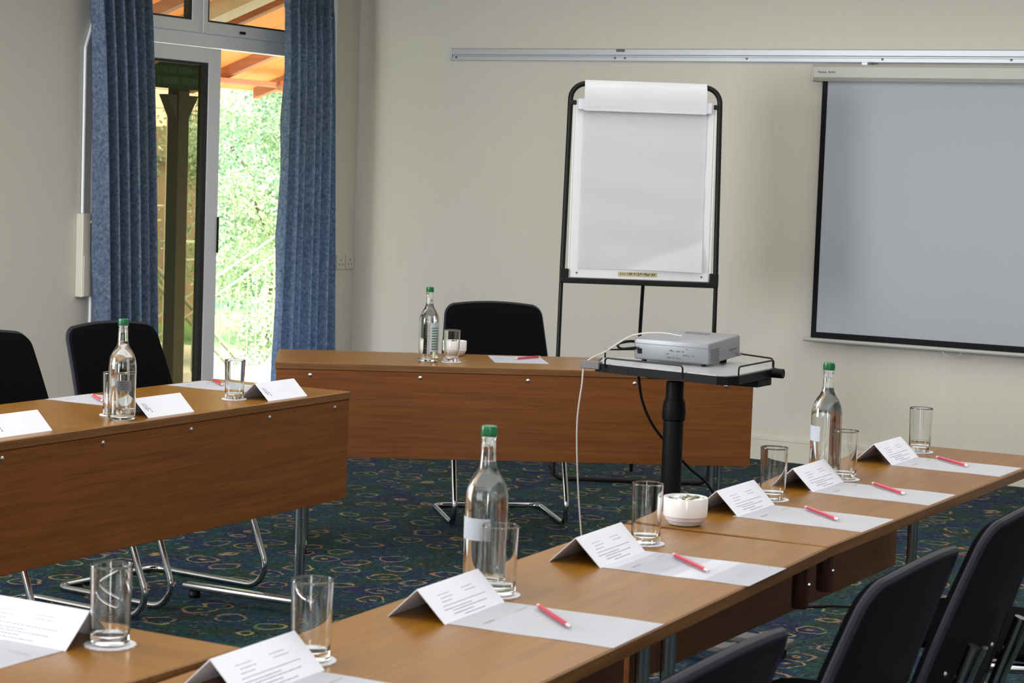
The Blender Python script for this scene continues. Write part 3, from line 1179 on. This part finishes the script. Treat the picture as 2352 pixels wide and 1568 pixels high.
for w, (cx, sx, (pa, pb), gx) in zip(where, SET):
    place(CARD_P, cpu, (cx[0], cx[1], ZT_), rad(cx[2]), 'folded white card printed with small text, ' + w)
    place(SHEET, shu, (sx[0], sx[1], ZT_), rad(sx[2]), 'blank white sheet at the table edge, ' + w)
    place(PENCIL, peu, (pa[0], pa[1], ZT_ + 0.0026), math.atan2(pb[1] - pa[1], pb[0] - pa[0]), 'red pencil lying on its sheet, ' + w)
    glass(gx[0], gx[1], ZT_, 'empty tumbler behind its printed card, ' + w, 'round white coaster under the tumbler, ' + w)

# setting on the crossing table, bottom left
ZB_ = 0.7352
place(CARD_P, cpu, (4.605, -7.780, ZB_), rad(-90), 'folded printed card in the bottom left corner of the view')
place(SHEET, shu, (4.606, -7.832, ZB_), rad(-90), 'blank white sheet in the bottom left corner of the view')
place(PENCIL, peu, (4.56, -7.845, ZB_ + 0.0026), rad(-150), 'red pencil on the sheet in the bottom left corner, only its end in view')
glass(4.739, -7.764, ZB_, 'empty tumbler at the bottom left, right of the corner card', 'round white coaster at the bottom left under the corner tumbler')

# left table settings
for (cx, cy, w) in ((2.930, -4.838, 'nearest the far end of the left table'), (2.942, -5.432, 'right of the bottle on the left table'),
                    (2.940, -6.040, 'at the left edge of view')):
    place(CARD_N, cnu, (cx, cy, ZT_), rad(1.4), 'folded white card with a small dark name, ' + w)
place(SHEET, shu, (2.482, -4.715, ZT_), rad(1.4), 'white sheet on the left table near its far end, partly behind a tumbler')
place(SHEET, shu, (2.488, -5.300, ZT_), rad(1.4), 'white sheet on the left table behind the bottle')
place(PENCIL, peu, (2.512, -4.607, ZT_ + 0.0026), rad(-41), 'red pencil on the left table near its far end')
place(PENCIL, peu, (2.540, -5.245, ZT_ + 0.0026), rad(-39), 'red pencil on the left table pointing at the bottle')
glass(2.878, -4.976, ZT_, 'empty tumbler on the left table seen against the patio door', 'round white coaster on the left table before the patio door')
glass(2.884, -5.556, ZT_, 'empty tumbler half hidden behind the bottle on the left table',
      'round white coaster half hidden behind the bottle on the left table')

# head table setting
glass(2.690, -3.352, ZT_, 'empty tumbler on the head table right of the lone bottle', 'round white coaster on the head table')
place(SHEET, shu, (2.731, -2.905 - 0.03, ZT_), rad(-54.5), 'white sheet alone on the head table in front of the chair')
place(PENCIL, peu, (2.822, -3.085, ZT_ + 0.0026), rad(82), 'red pencil lying crosswise on the head table sheet')


def make_bowl():
    t = thing('mint_bowl', '', 'bowl', group='white china bowls of wrapped mints')
    bm = bmesh.new()
    prof = [(0, 0.0005), (0.030, 0.0005), (0.035, 0.003), (0.0385, 0.009), (0.0405, 0.0095), (0.0405, 0.0105), (0.0430, 0.014),
            (0.0450, 0.0185), (0.0450, 0.0195), (0.0466, 0.0200), (0.0474, 0.024), (0.0475, 0.058), (0.0468, 0.0595), (0.0450, 0.0595),
            (0.0442, 0.058), (0.0435, 0.030), (0.038, 0.012), (0, 0.008)]
    lathe(bm, prof, 40)
    obj('china_bowl', bm, M_CERAMIC, t, smooth=True)
    bm = bmesh.new()
    for z_, r_ in ((0.0195, 0.0459), (0.0105, 0.0412)):
        tube(bm, [(r_ * math.cos(2 * PI * k / 40), r_ * math.sin(2 * PI * k / 40), z_) for k in range(40)], 0.0007, 6, closed=True)
    obj('pink_band', bm, M_BAND, t, smooth=True)
    rnd = random.Random(11)
    mats = [M_CARD, M_DKSWEET, M_SWEET]
    for k in range(26):
        a, r = rnd.uniform(0, 2 * PI), 0.032 * math.sqrt(rnd.random())
        bm = bmesh.new()
        box(bm, -0.009, 0.009, -0.006, 0.006, -0.004, 0.004, 0.0025, 2)
        o = obj('wrapped_mint', bm, mats[k % 3], t, smooth=True, loc=(r * math.cos(a), r * math.sin(a), 0.050 + rnd.uniform(-0.006, 0.006)),
                rot=(rnd.uniform(-0.6, 0.6), rnd.uniform(-0.6, 0.6), rnd.uniform(0, 3)))
    return t


M_BAND = mat('dusty_pink_glaze', (0.36, 0.20, 0.22), 0.3)
M_DKSWEET = mat('dark_foil', (0.10, 0.10, 0.06), 0.3, 0.5)
M_SWEET = mat('pale_green_foil', (0.45, 0.50, 0.36), 0.25, 0.5)
BOWL = make_bowl()
bu = [False]
place(BOWL, bu, (4.950, -6.156, ZT_), 0, 'white china bowl of wrapped mints at the seam of the right row tables')
place(BOWL, bu, (2.553, -3.099, ZT_), 1.0, 'white china bowl on the head table behind the tumbler')

# ------------------------------------------------------------------ flip chart easel (local x along the board, +y away from viewer)
t = thing('flip_chart', 'black-framed flip chart easel with a blank white pad, standing before the back wall', 'flip chart',
          (2.482, -1.296, 0), math.atan2(0.4865, 0.8737))
W2 = 0.352
lean = 0.055
fr = fillet([(-W2 - 0.012, 0, 0.955), (-W2, lean, 1.892), (W2, lean, 1.892), (W2 + 0.012, 0, 0.955)], [0, 0.075, 0.075, 0], 10)
bm = bmesh.new()
tube(bm, fr, 0.0125, 12)
obj('frame', bm, M_BLACKP, t, smooth=True)
obj('bottom_ledge', bx(-W2 - 0.022, W2 + 0.022, -0.022, 0.014, 0.950, 0.976, 0.004), M_BLACKP, t)
for s in (-1, 1):
    obj('corner_block', bx(s * (W2 + 0.002) - 0.022, s * (W2 + 0.002) + 0.022, -0.018, 0.018, 0.950, 1.018, 0.004), M_BLACKP, t)
    obj('leg', tb([(s * (W2 + 0.014), 0.004, 0.955), (s * (W2 + 0.020), -0.01, 0.03)], 0.0105, 10), M_BLACKP, t, smooth=True)
obj('leg', tb([(0.022, 0.012, 0.955), (0.022, 0.36, 0.012)], 0.009, 10), M_BLACKP, t, smooth=True)
obj('floor_bar', tb([(-W2 - 0.03, 0.06, 0.075), (-W2 - 0.005, 0.03, 0.014), (W2 + 0.005, 0.03, 0.014), (W2 + 0.03, 0.06, 0.075)], 0.0125, 10,
                    fr=0.05), M_BLACKP, t, smooth=True)


def ly(z):
    return lean * (z - 0.955) / 0.937


def slant(x0, x1, z0, z1, d0, d1, bev=0.0):
    bm = bmesh.new()
    vs = box(bm, x0, x1, d0, d1, z0, z1, bev)
    for v in bm.verts:
        v.co.y += ly(v.co.z)
    return bm


obj('board', slant(-W2 + 0.024, W2 - 0.024, 0.978, 1.815, -0.008, 0.004, 0.002), M_BOARD, t)
obj('backing_strip', slant(-W2 + 0.014, -W2 + 0.022, 0.985, 1.80, -0.006, 0.002), M_BOARD, t)
obj('backing_strip', slant(W2 - 0.022, W2 - 0.014, 0.985, 1.80, -0.006, 0.002), M_BOARD, t)
for s in (-1, 1):
    obj('frame_lug', slant(s * (W2 - 0.014) - 0.014, s * (W2 - 0.014) + 0.014, 1.790, 1.812, -0.012, 0.006, 0.003), M_BLACKP, t)
# paper pad with a curling top sheet
bm = bmesh.new()
NX_, NZ_ = 36, 60
g = []
for j in range(NZ_ + 1):
    v = j / NZ_
    z = 1.020 + (1.800 - 1.020) * v
    row = []
    for i in range(NX_ + 1):
        u = i / NX_
        x = -0.292 + 0.585 * u
        # lower right corner lifted: a soft diagonal crease
        d = (u - 0.38) * 0.30 - v
        q_ = min(1.0, max(0.0, d) / 0.17)
        lift = 0.026 * q_ * (1.6 - 0.6 * q_)
        wav = 0.0014 * math.sin(26 * v + 2.2 * u) + 0.0010 * math.sin(11 * v + 5 * u)
        row.append(bm.verts.new((x, ly(z) - 0.0135 - lift - wav, z + 0.004 * math.sin(3 * u) * (1 - v))))
    g.append(row)
for j in range(NZ_):
    for i in range(NX_):
        bm.faces.new((g[j][i], g[j][i + 1], g[j + 1][i + 1], g[j + 1][i]))
bmesh.ops.solidify(bm, geom=bm.faces, thickness=0.0035)
obj('paper_pad', bm, mat('flip_chart_paper', (0.84, 0.85, 0.87), 0.75, spec=0.1), t, smooth=True)
# sheets turned over the top
bm = bmesh.new()
prof = [(-0.046, 1.764), (-0.045, 1.79), (-0.043, 1.83), (-0.036, 1.87), (-0.020, 1.895), (0.002, 1.909), (0.024, 1.904), (0.036, 1.88), (0.038, 1.78)]
pa_ = [(y + lean * 0.95, z) for y, z in prof]
rows = [[bm.verts.new((x, y, z)) for y, z in pa_] for x in (-0.288, -0.1, 0.1, 0.288)]
for a, c_ in zip(rows[:-1], rows[1:]):
    for k in range(len(pa_) - 1):
        bm.faces.new((a[k], a[k + 1], c_[k + 1], c_[k]))
bmesh.ops.solidify(bm, geom=bm.faces, thickness=0.002)
obj('turned_over_sheets', bm, mat('bright_flip_chart_paper', (0.90, 0.91, 0.95), 0.75, spec=0.1), t, smooth=True)
obj('clamp_bar', slant(-W2 + 0.036, W2 - 0.036, 1.766, 1.820, -0.036, -0.014, 0.004), M_ALU, t)
# worn gold-coloured sticker low on the board
st = obj('gold_sticker', slant(-0.10, 0.085, 0.992, 1.012, -0.0105, -0.0092), mat('worn_gold_print', (0.42, 0.38, 0.22), 0.5), t)
bm = bmesh.new()
rnd = random.Random(3)
for k in range(16):
    x = -0.09 + 0.17 * k / 16
    box(bm, x, x + rnd.uniform(0.004, 0.010), -0.0118, -0.0108, 0.996 + rnd.uniform(0, .006), 1.004 + rnd.uniform(0, .006))
for v in bm.verts:
    v.co.y += ly(v.co.z)
obj('sticker_lettering', bm, mat('dark_gold_print', (0.10, 0.085, 0.035), 0.5), st)
for s in (-1, 1):
    bm = bmesh.new()
    lathe(bm, [(0, 0), (0.005, 0), (0.004, 0.003), (0, 0.003)], 10)
    obj('board_rivet', bm, M_GREY, t, loc=(s * 0.295, ly(1.0) - 0.0084, 1.000), rot=(PI / 2, 0, 0))

# ------------------------------------------------------------------ projector trolley
ZTR = 0.84
TX, TY = 3.875, -3.80
t = thing('projector_stand', 'black column trolley with grey tray, carrying the projector in the middle of the tables', 'projector stand',
          (TX, TY, 0))
poly = [(-0.185, -0.205), (0.262, -0.283), (0.282, -0.222), (0.252, 0.165), (0.106, 0.388), (-0.327, 0.005), (-0.241, -0.2)]
poly = [(-0.245, -0.190), (-0.187, -0.207), (0.235, -0.280), (0.268, -0.265), (0.285, -0.215), (0.268, 0.155), (0.110, 0.330),
        (-0.10, 0.30), (-0.325, 0.010)]
bm = bmesh.new()
prism(bm, poly, ZTR - 0.030, ZTR - 0.003)
tray = obj('tray', bm, M_BLACK, t)
bm = bmesh.new()
prism(bm, [(x * 0.965, y * 0.955) for x, y in poly], ZTR - 0.003, ZTR)
obj('tray_surface', bm, M_TRAYTOP, tray)
obj('tray_brace', bx(-0.14, 0.27, -0.02, 0.10, ZTR - 0.055, ZTR - 0.0305, 0.003), M_BLACK, t)
obj('tray_arm', bx(-0.295, -0.225, -0.205, -0.175, ZTR - 0.022, ZTR + 0.004, 0.003), M_GREY, t)
obj('tray_knob', tb([(0.272, 0.10, ZTR - 0.014), (0.310, 0.10, ZTR - 0.014)], 0.016, 12), M_BLACK, t, smooth=True)
for P in ([(-0.200, -0.207, ZTR - 0.012), (-0.200, -0.210, ZTR + 0.020), (0.105, -0.258, ZTR + 0.020), (0.105, -0.258, ZTR - 0.02)],
          [(0.276, -0.200, ZTR - 0.02), (0.276, -0.200, ZTR + 0.026), (0.262, 0.130, ZTR + 0.026), (0.262, 0.130, ZTR - 0.004)],
          [(-0.305, 0.0, ZTR - 0.01), (-0.305, 0.0, ZTR + 0.028), (-0.11, 0.27, ZTR + 0.028), (-0.11, 0.27, ZTR - 0.01)],
          [(-0.02, 0.305, ZTR - 0.01), (-0.02, 0.305, ZTR + 0.028), (0.245, 0.165, ZTR + 0.028), (0.245, 0.165, ZTR - 0.01)]):
    obj('guard_wire', tb(P, 0.0030, 8, fr=0.012), M_BLACKP, t, smooth=True)
bm = bmesh.new()
lathe(bm, [(0, 0.05), (0.034, 0.05), (0.034, 0.700), (0.030, 0.715), (0.030, ZTR - 0.055), (0, ZTR - 0.055)], 28)
obj('column', bm, M_BLACK, t, smooth=True, loc=(-0.01, -0.06, 0))
bm = bmesh.new()
lathe(bm, [(0.0345, 0), (0.039, 0.004), (0.040, 0.03), (0.037, 0.060), (0.031, 0.075), (0.031, 0)], 28)
obj('collar', bm, M_BLACK, t, smooth=True, loc=(-0.01, -0.06, 0.655))
for s in (-1, 1):
    obj('base_leg', bx(-0.30, 0.59, -0.52 + s * 0.085 - 0.032, -0.52 + s * 0.085 + 0.032, 0.035, 0.060, 0.006), M_GREY, t)
obj('base_plate', bx(-0.12, 0.12, -0.402, 0.10, 0.02, 0.055, 0.008), M_BLACK, t)
for (cx_, cy_) in ((-0.27, -0.605), (-0.27, -0.435), (0.56, -0.605), (0.56, -0.435)):
    bm = bmesh.new()
    lathe(bm, [(0, -0.009), (0.0165, -0.009), (0.0175, 0), (0.0165, 0.009), (0, 0.009)], 16)
    obj('caster', bm, M_BLACK, t, smooth=True, loc=(cx_, cy_, 0.0178), rot=(0, PI / 2, 0))

# projector: rear face towards the viewer, lens towards the screen, nose tilted up
t = thing('projector', 'silver box projector standing on the tray of the black column stand', 'projector', (3.690, -3.822, ZTR + 0.0005), rad(-3.0))
pv = bpy.data.objects.new('body', None)
PW, PD, PH = 0.285, 0.235, 0.074
tilt = rad(4.5)


def ptilt(bm):
    bmesh.ops.transform(bm, matrix=Matrix.Translation((0, 0, 0.006)) @ Matrix.Rotation(tilt, 4, 'X'), verts=bm.verts)
    return bm


body = obj('housing', ptilt(bx(0, PW, 0, PD, 0, PH, 0.007, 3)), M_SILVER, t, smooth=True)
obj('lid_seam', ptilt(bx(0.001, PW - 0.001, -0.0008, PD - 0.001, PH * 0.735, PH * 0.755)), M_GREY, body)
obj('power_inlet', ptilt(bx(0.014, 0.032, -0.0015, 0.004, 0.020, 0.038, 0.001, 1)), M_BLACK, body)
bm = bmesh.new()
rnd = random.Random(6)
for k in range(16):
    x, z = 0.125 + 0.012 * (k % 9) + rnd.uniform(-.002, .002), 0.012 + 0.012 * (k // 5) + rnd.uniform(-.001, .001)
    box(bm, x, x + rnd.uniform(.004, .009), -0.0015, 0.002, z, z + rnd.uniform(.002, .006))
obj('connector_panel', ptilt(bm), M_GREY, body)
bm = bmesh.new()
for r_ in range(6):
    for k in range(7):
        box(bm, PW - 0.002, PW + 0.0012, 0.014 + 0.009 * k, 0.019 + 0.009 * k, 0.008 + 0.0075 * r_, 0.012 + 0.0075 * r_)
obj('side_vent', ptilt(bm), M_GREY, body)
obj('badge', ptilt(bx(PW - 0.001, PW + 0.0010, PD - 0.085, PD - 0.03, 0.028, 0.034)), M_GREY, body)
obj('top_buttons', ptilt(bx(0.10, 0.19, PD - 0.06, PD - 0.035, PH - 0.0005, PH + 0.0018, 0.001, 1)), M_GREY, body)
bm = bmesh.new()
lathe(bm, [(0, 0), (0.026, 0), (0.026, 0.016), (0.022, 0.018), (0, 0.014)], 24)
bmesh.ops.transform(bm, matrix=Matrix.Translation((0.215, PD - 0.004, 0.036)) @ Matrix.Rotation(-PI / 2, 4, 'X'), verts=bm.verts)
obj('lens', ptilt(bm), M_BLACK, body, smooth=True)
for (x, y, h) in ((0.03, 0.02, 0.0072), (PW - 0.03, 0.02, 0.0072)):
    bm = bmesh.new()
    lathe(bm, [(0, 0), (0.009, 0), (0.008, h), (0, h)], 14)
    obj('rear_foot', bm, M_BLACK, t, loc=(x, y, 0))
bm = bmesh.new()
lathe(bm, [(0, 0), (0.012, 0), (0.013, 0.010), (0.005, 0.012), (0.005, 0.024), (0, 0.024)], 14)
obj('front_foot', bm, M_BLACK, t, smooth=True, loc=(PW - 0.055, PD - 0.02, 0))
obj('foot_release', ptilt(bx(PW - 0.002, PW + 0.008, PD - 0.02, PD - 0.004, 0.002, 0.016, 0.003)), M_SILVER, t)


def curve_pts(P, n=14):
    """Catmull-Rom through P"""
    P = [Vector(p) for p in P]
    P = [P[0] * 2 - P[1]] + P + [P[-1] * 2 - P[-2]]
    out = []
    for i in range(1, len(P) - 2):
        a, b_, c_, d = P[i - 1:i + 3]
        for k in range(n):
            s = k / n
            out.append(0.5 * ((2 * b_) + (c_ - a) * s + (2 * a - 5 * b_ + 4 * c_ - d) * s * s + (3 * b_ - a - 3 * c_ + d) * s ** 3))
    out.append(P[-2])
    return out


bm = bmesh.new()
tube(bm, curve_pts([(3.855, -3.800, ZTR + 0.0935), (3.78, -3.815, ZTR + 0.100), (3.690, -3.84, ZTR + 0.086), (3.62, -3.900, ZTR + 0.03),
                    (3.592, -3.985, ZTR - 0.005), (3.588, -4.002, 0.76), (3.580, -4.01, 0.62), (3.60, -4.02, 0.40), (3.64, -4.04, 0.18),
                    (3.66, -4.02, 0.012), (3.60, -3.95, 0.006), (3.45, -3.92, 0.006)]), 0.0031, 8)
o = obj('signal_cable', bm, M_CABLEW, smooth=True)
tag(o, 'thin white cable looping over the projector and hanging to the carpet', 'cable')
bm = bmesh.new()
tube(bm, curve_pts([(3.704, -3.833, ZTR + 0.046), (3.655, -3.85, ZTR + 0.040), (3.635, -3.83, ZTR + 0.055), (3.66, -3.76, ZTR + 0.06), (3.675, -3.70, ZTR + 0.03)]),
     0.0048, 8)
o = obj('power_cable', bm, M_BLACK, smooth=True)
tag(o, 'short thick black power cable bulging at the left side of the projector', 'cable')
bm = bmesh.new()
tube(bm, curve_pts([(3.735, -3.878, ZTR - 0.034), (3.750, -3.870, 0.716), (3.782, -3.852, 0.636), (3.833, -3.820, 0.563), (3.896, -3.785, 0.49),
                    (3.96, -3.75, 0.425), (4.02, -3.72, 0.28), (4.06, -3.68, 0.10), (4.12, -3.58, 0.010), (4.30, -3.4, 0.006), (4.55, -3.3, 0.006)]), 0.0048, 8)
o = obj('extension_lead', bm, M_BLACK, smooth=True)
tag(o, 'black cable sagging from under the tray behind the stand column to the carpet', 'cable')

# ------------------------------------------------------------------ outside the patio door
struct('ground', bx(-30, -0.25, -14, 40, -0.9, -0.55), M_LAWN)
o = obj('veranda_deck', bx(-2.3, -0.25, -4.0, 4.5, -0.54, -0.02), M_PAVE)
o['kind'] = 'structure'
o = obj('garden_path', bx(-7.5, -2.3, -2.0, 7.0, -0.549, -0.45), M_PAVE)
o['kind'] = 'structure'

VX = -1.72          # line of the eave beam


def vz(x):
    return 2.095 + (x - VX) * 0.36


t = thing('veranda_roof', 'orange boarded lean-to roof with rafters outside the patio door', 'roof', (0, 0, 0))
bm = bmesh.new()
for k in range(24):
    y0 = -4.0 + k * 0.36
    a = [(VX - 0.35, y0, vz(VX - 0.35)), (-0.26, y0, vz(-0.26)), (-0.26, y0 + 0.352, vz(-0.26)), (VX - 0.35, y0 + 0.352, vz(VX - 0.35))]
    f0 = [bm.verts.new(p) for p in a]
    f1 = [bm.verts.new((p[0], p[1], p[2] + 0.018)) for p in a]
    bm.faces.new(f0)
    bm.faces.new(f1[::-1])
    for q in range(4):
        q2 = (q + 1) % 4
        bm.faces.new((f0[q], f0[q2], f1[q2], f1[q]))
obj('roof_boarding', bm, M_ROOF, t)


def rafter(y, w, d, m, name='rafter'):
    bm = bmesh.new()
    x0, x1 = VX - 0.30, -0.27
    vs = []
    for (x, dz) in ((x0, 0), (x1, 0)):
        for yy in (y - w / 2, y + w / 2):
            for z in (vz(x) - d, vz(x) - 0.002):
                vs.append(bm.verts.new((x, yy, z)))
    for q in ((0, 1, 3, 2), (4, 6, 7, 5), (0, 4, 5, 1), (2, 3, 7, 6), (0, 2, 6, 4), (1, 5, 7, 3)):
        bm.faces.new([vs[k] for k in q])
    obj(name, bm, m, t)


for y in (-2.35, -1.75, -1.15, -0.62, 0.80 - 0.68, 1.02, 1.75, 2.5, 3.2):
    rafter(y, 0.055, 0.075, M_RAFTER)
rafter(-0.20, 0.16, 0.11, M_BEAMP, 'pale_timber_brace')
bm = bmesh.new()
box(bm, VX - 0.05, VX + 0.05, -4.0, 4.6, 1.985, vz(VX) - 0.078, 0.004)
obj('eave_beam', bm, M_RAFTER, t)
bm = bmesh.new()
lathe(bm, [(0, 0), (0.035, 0.01), (0.045, 0.04), (0.03, 0.07), (0, 0.08)], 14)
obj('lamp_boss', bm, M_RAFTER, t, smooth=True, loc=(VX + 0.06, 1.56, 1.955))

t = thing('veranda_post', 'square grey-green veranda post with flared bracket seen through the tinted sliding leaf', 'post', (VX, 0.516, -0.02))
obj('shaft', bx(-0.045, 0.045, -0.055, 0.055, 0, 2.00, 0.004), M_POST, t)
bm = bmesh.new()
for s in (-1, 1):
    vs = [bm.verts.new((x, s * y, z)) for x in (-0.035, 0.035) for y, z in ((0.056, 1.74), (0.056, 1.90), (0.16, 1.90))]
    bm.faces.new(vs[:3])
    bm.faces.new(vs[3:][::-1])
    for k in range(3):
        k2 = (k + 1) % 3
        bm.faces.new((vs[k], vs[k2], vs[k2 + 3], vs[k + 3]))
obj('bracket', bm, M_POST, t)
t = thing('hanging_sign', 'dark green board with two faint lines of lettering, fixed across the veranda post top', 'sign',
          (VX + 0.055, 0.12, 1.915))
obj('sign_board', bx(0, 0.025, 0, 0.58, 0, 0.165, 0.003), M_DKGREEN, t)
bm = bmesh.new()
rnd = random.Random(8)
for zz, h_ in ((0.030, 0.042), (0.098, 0.040)):
    yy = 0.05
    while yy < 0.52:
        w_ = rnd.uniform(0.012, 0.024)
        box(bm, 0.0252, 0.0262, yy, yy + 0.005, zz, zz + h_)
        if rnd.random() < 0.6:
            box(bm, 0.0252, 0.0262, yy + w_, yy + w_ + 0.004, zz, zz + h_)
        zc = zz + rnd.choice((0.0, h_ * 0.5, h_ - 0.004))
        box(bm, 0.0252, 0.0262, yy, yy + w_, zc, zc + 0.004)
        yy += w_ + 0.012
obj('sign_lettering', bm, mat('faded_green_paint', (0.03, 0.075, 0.04), 0.8), t)

# second slimmer post deeper in the garden
o = obj('garden_post', bx(-4.05, -3.98, 3.30, 3.37, -0.55, 1.9, 0.004), M_BEAMP)
tag(o, 'thin pale post just right of the veranda post, seen through the tinted glass', 'post')

TREADS = ((1.75, 2.36, 1.120), (1.75, 2.33, 1.010), (2.55, 3.02, 0.835), (2.65, 3.02, 0.700), (2.50, 3.10, -0.245), (1.75, 2.25, -0.30))

# outside stair with railing, rising to the right, stringers falling to the right behind it
t = thing('garden_stair', 'cream metal outside stair railing and stringers crossing in front of the trees', 'stair', (-2.75, 0, 0))


def rl(y, z0, sl_):
    return z0 + (y - 2.3) * sl_


for z0 in (0.600, 0.460):
    obj('handrail', tb([(0, 1.2, rl(1.2, z0, 0.40)), (0, 4.6, rl(4.6, z0, 0.40))], 0.009, 8), M_RAILW, t, smooth=True)
for k in range(30):
    y = 1.25 + 0.112 * k
    obj('baluster', tb([(0, y, -0.50), (0, y, rl(y, 0.46, 0.40))], 0.0055, 6), M_RAILW, t)
for d in (0, 0.115):
    bm = bmesh.new()
    a, c_ = Vector((-0.10, 0.9, 1.28 - d)), Vector((-0.10, 4.3, -1.2 - d))
    tube(bm, [a, c_], 0.017, 8)
    obj('stringer', bm, M_RAILW, t)
for (ya, yb, z) in TREADS:
    obj('tread', bx(-0.75, -0.55, ya, yb, z - 0.014, z, 0.002), M_RAILW, t)

# neighbouring low building
t = thing('neighbouring_building', 'low building with pink boarding and brown fascia, seen through the tinted leaf', 'building',
          (-9.5, 7.6, -0.55))
obj('wall', bx(-3, 0, 0, 3.5, 0, 2.0), M_BROWNW, t)
obj('fascia', bx(0.001, 0.12, -0.1, 3.6, 2.05, 2.40), M_BROWNW, t)
bm = bmesh.new()
for k in range(3):
    box(bm, 0.0, 0.05, -0.1, 3.5, 2.41 + 0.23 * k, 2.63 + 0.23 * k, 0.006)
obj('upper_boarding', bm, M_PINK, t)


def tree(label, base, height, crown, leaf_mats, n, size, seed, trunk=0.09, name='tree', squash=1.0):
    rng = np.random.default_rng(seed)
    t = thing(name, label, 'tree', base, 0, 'trees in the garden')
    bm = bmesh.new()
    rnd = random.Random(seed)
    tube(bm, curve_pts([(0, 0, 0), (0.05, 0.03, height * 0.3), (-0.04, 0.05, height * 0.6), (0.0, 0.0, height * 0.85)], 6), trunk, 8)
    for k in range(9):
        a = rnd.uniform(0, 2 * PI)
        z = height * rnd.uniform(0.25, 0.75)
        rr = crown * rnd.uniform(0.5, 0.85)
        tube(bm, curve_pts([(0, 0, z), (rr * 0.5 * math.cos(a), rr * 0.5 * math.sin(a), z + 0.25), (rr * math.cos(a), rr * math.sin(a), z + 0.6)], 4),
             trunk * 0.3, 5)
    obj('trunk', bm, M_BARK, t, smooth=True)
    # foliage: clumps of small folded leaves
    nc = 60
    cl = rng.normal(size=(nc, 3))
    cl /= np.linalg.norm(cl, axis=1)[:, None]
    cl *= (rng.random(nc) ** 0.35)[:, None]
    cl = cl * np.array([crown, crown, height * 0.52 * squash]) + np.array([0, 0, height * 0.52])
    idx = rng.integers(0, nc, n)
    P = cl[idx] + rng.normal(size=(n, 3)) * 0.26 * crown * 0.62
    keep = P[:, 2] > 0.05
    P = P[keep]
    n = len(P)
    A = rng.normal(size=(n, 3))
    A /= np.linalg.norm(A, axis=1)[:, None]
    Bv = np.cross(A, rng.normal(size=(n, 3)))
    Bv /= np.linalg.norm(Bv, axis=1)[:, None]
    s = (size * (0.6 + 0.8 * rng.random(n)))[:, None]
    N3 = np.cross(A, Bv)
    v0 = P - A * s * 0.5
    v1 = P + Bv * s * 0.28 + N3 * s * 0.08
    v2 = P + A * s * 0.5
    v3 = P - Bv * s * 0.28 + N3 * s * 0.08
    V = np.stack([v0, v1, v2, v3], 1).reshape(-1, 3)
    me = bpy.data.meshes.new('foliage')
    me.vertices.add(len(V))
    me.vertices.foreach_set('co', V.ravel())
    me.loops.add(n * 4)
    me.loops.foreach_set('vertex_index', np.arange(n * 4))
    me.polygons.add(n)
    me.polygons.foreach_set('loop_start', np.arange(0, n * 4, 4))
    me.polygons.foreach_set('loop_total', np.full(n, 4))
    for m in leaf_mats:
        me.materials.append(m)
    mi = (idx[keep] * 7 % 10)
    mi = np.where(mi < 5, 0, np.where(mi < 8, 1, 2)).astype(np.int32)
    flip = rng.random(n) < 0.25
    mi[flip] = rng.integers(0, len(leaf_mats), flip.sum())
    me.polygons.foreach_set('material_index', np.minimum(mi, len(leaf_mats) - 1))
    me.update()
    me.validate()
    o = bpy.data.objects.new('foliage', me)
    COL.objects.link(o)
    o.parent = t
    return t


LM = [M_LEAF, M_LEAF3, M_LEAF2]
tree('bright leafy tree filling the open half of the patio door', (-4.6, 5.80, -0.55), 4.4, 0.95, LM, 46000, 0.042, 1, 0.05)
tree('leafy tree behind the stair, second beyond the open patio door', (-6.9, 8.75, -0.55), 5.0, 1.05, LM, 38000, 0.05, 2, 0.05)
tree('low leafy tree seen beside the veranda post through the tinted glass', (-6.6, 4.9, -0.55), 2.0, 0.9, LM, 30000, 0.05, 3)
tree('far tree closing the view beyond the open patio door', (-9.6, 13.6, -0.55), 6.0, 1.4, LM, 24000, 0.09, 4)
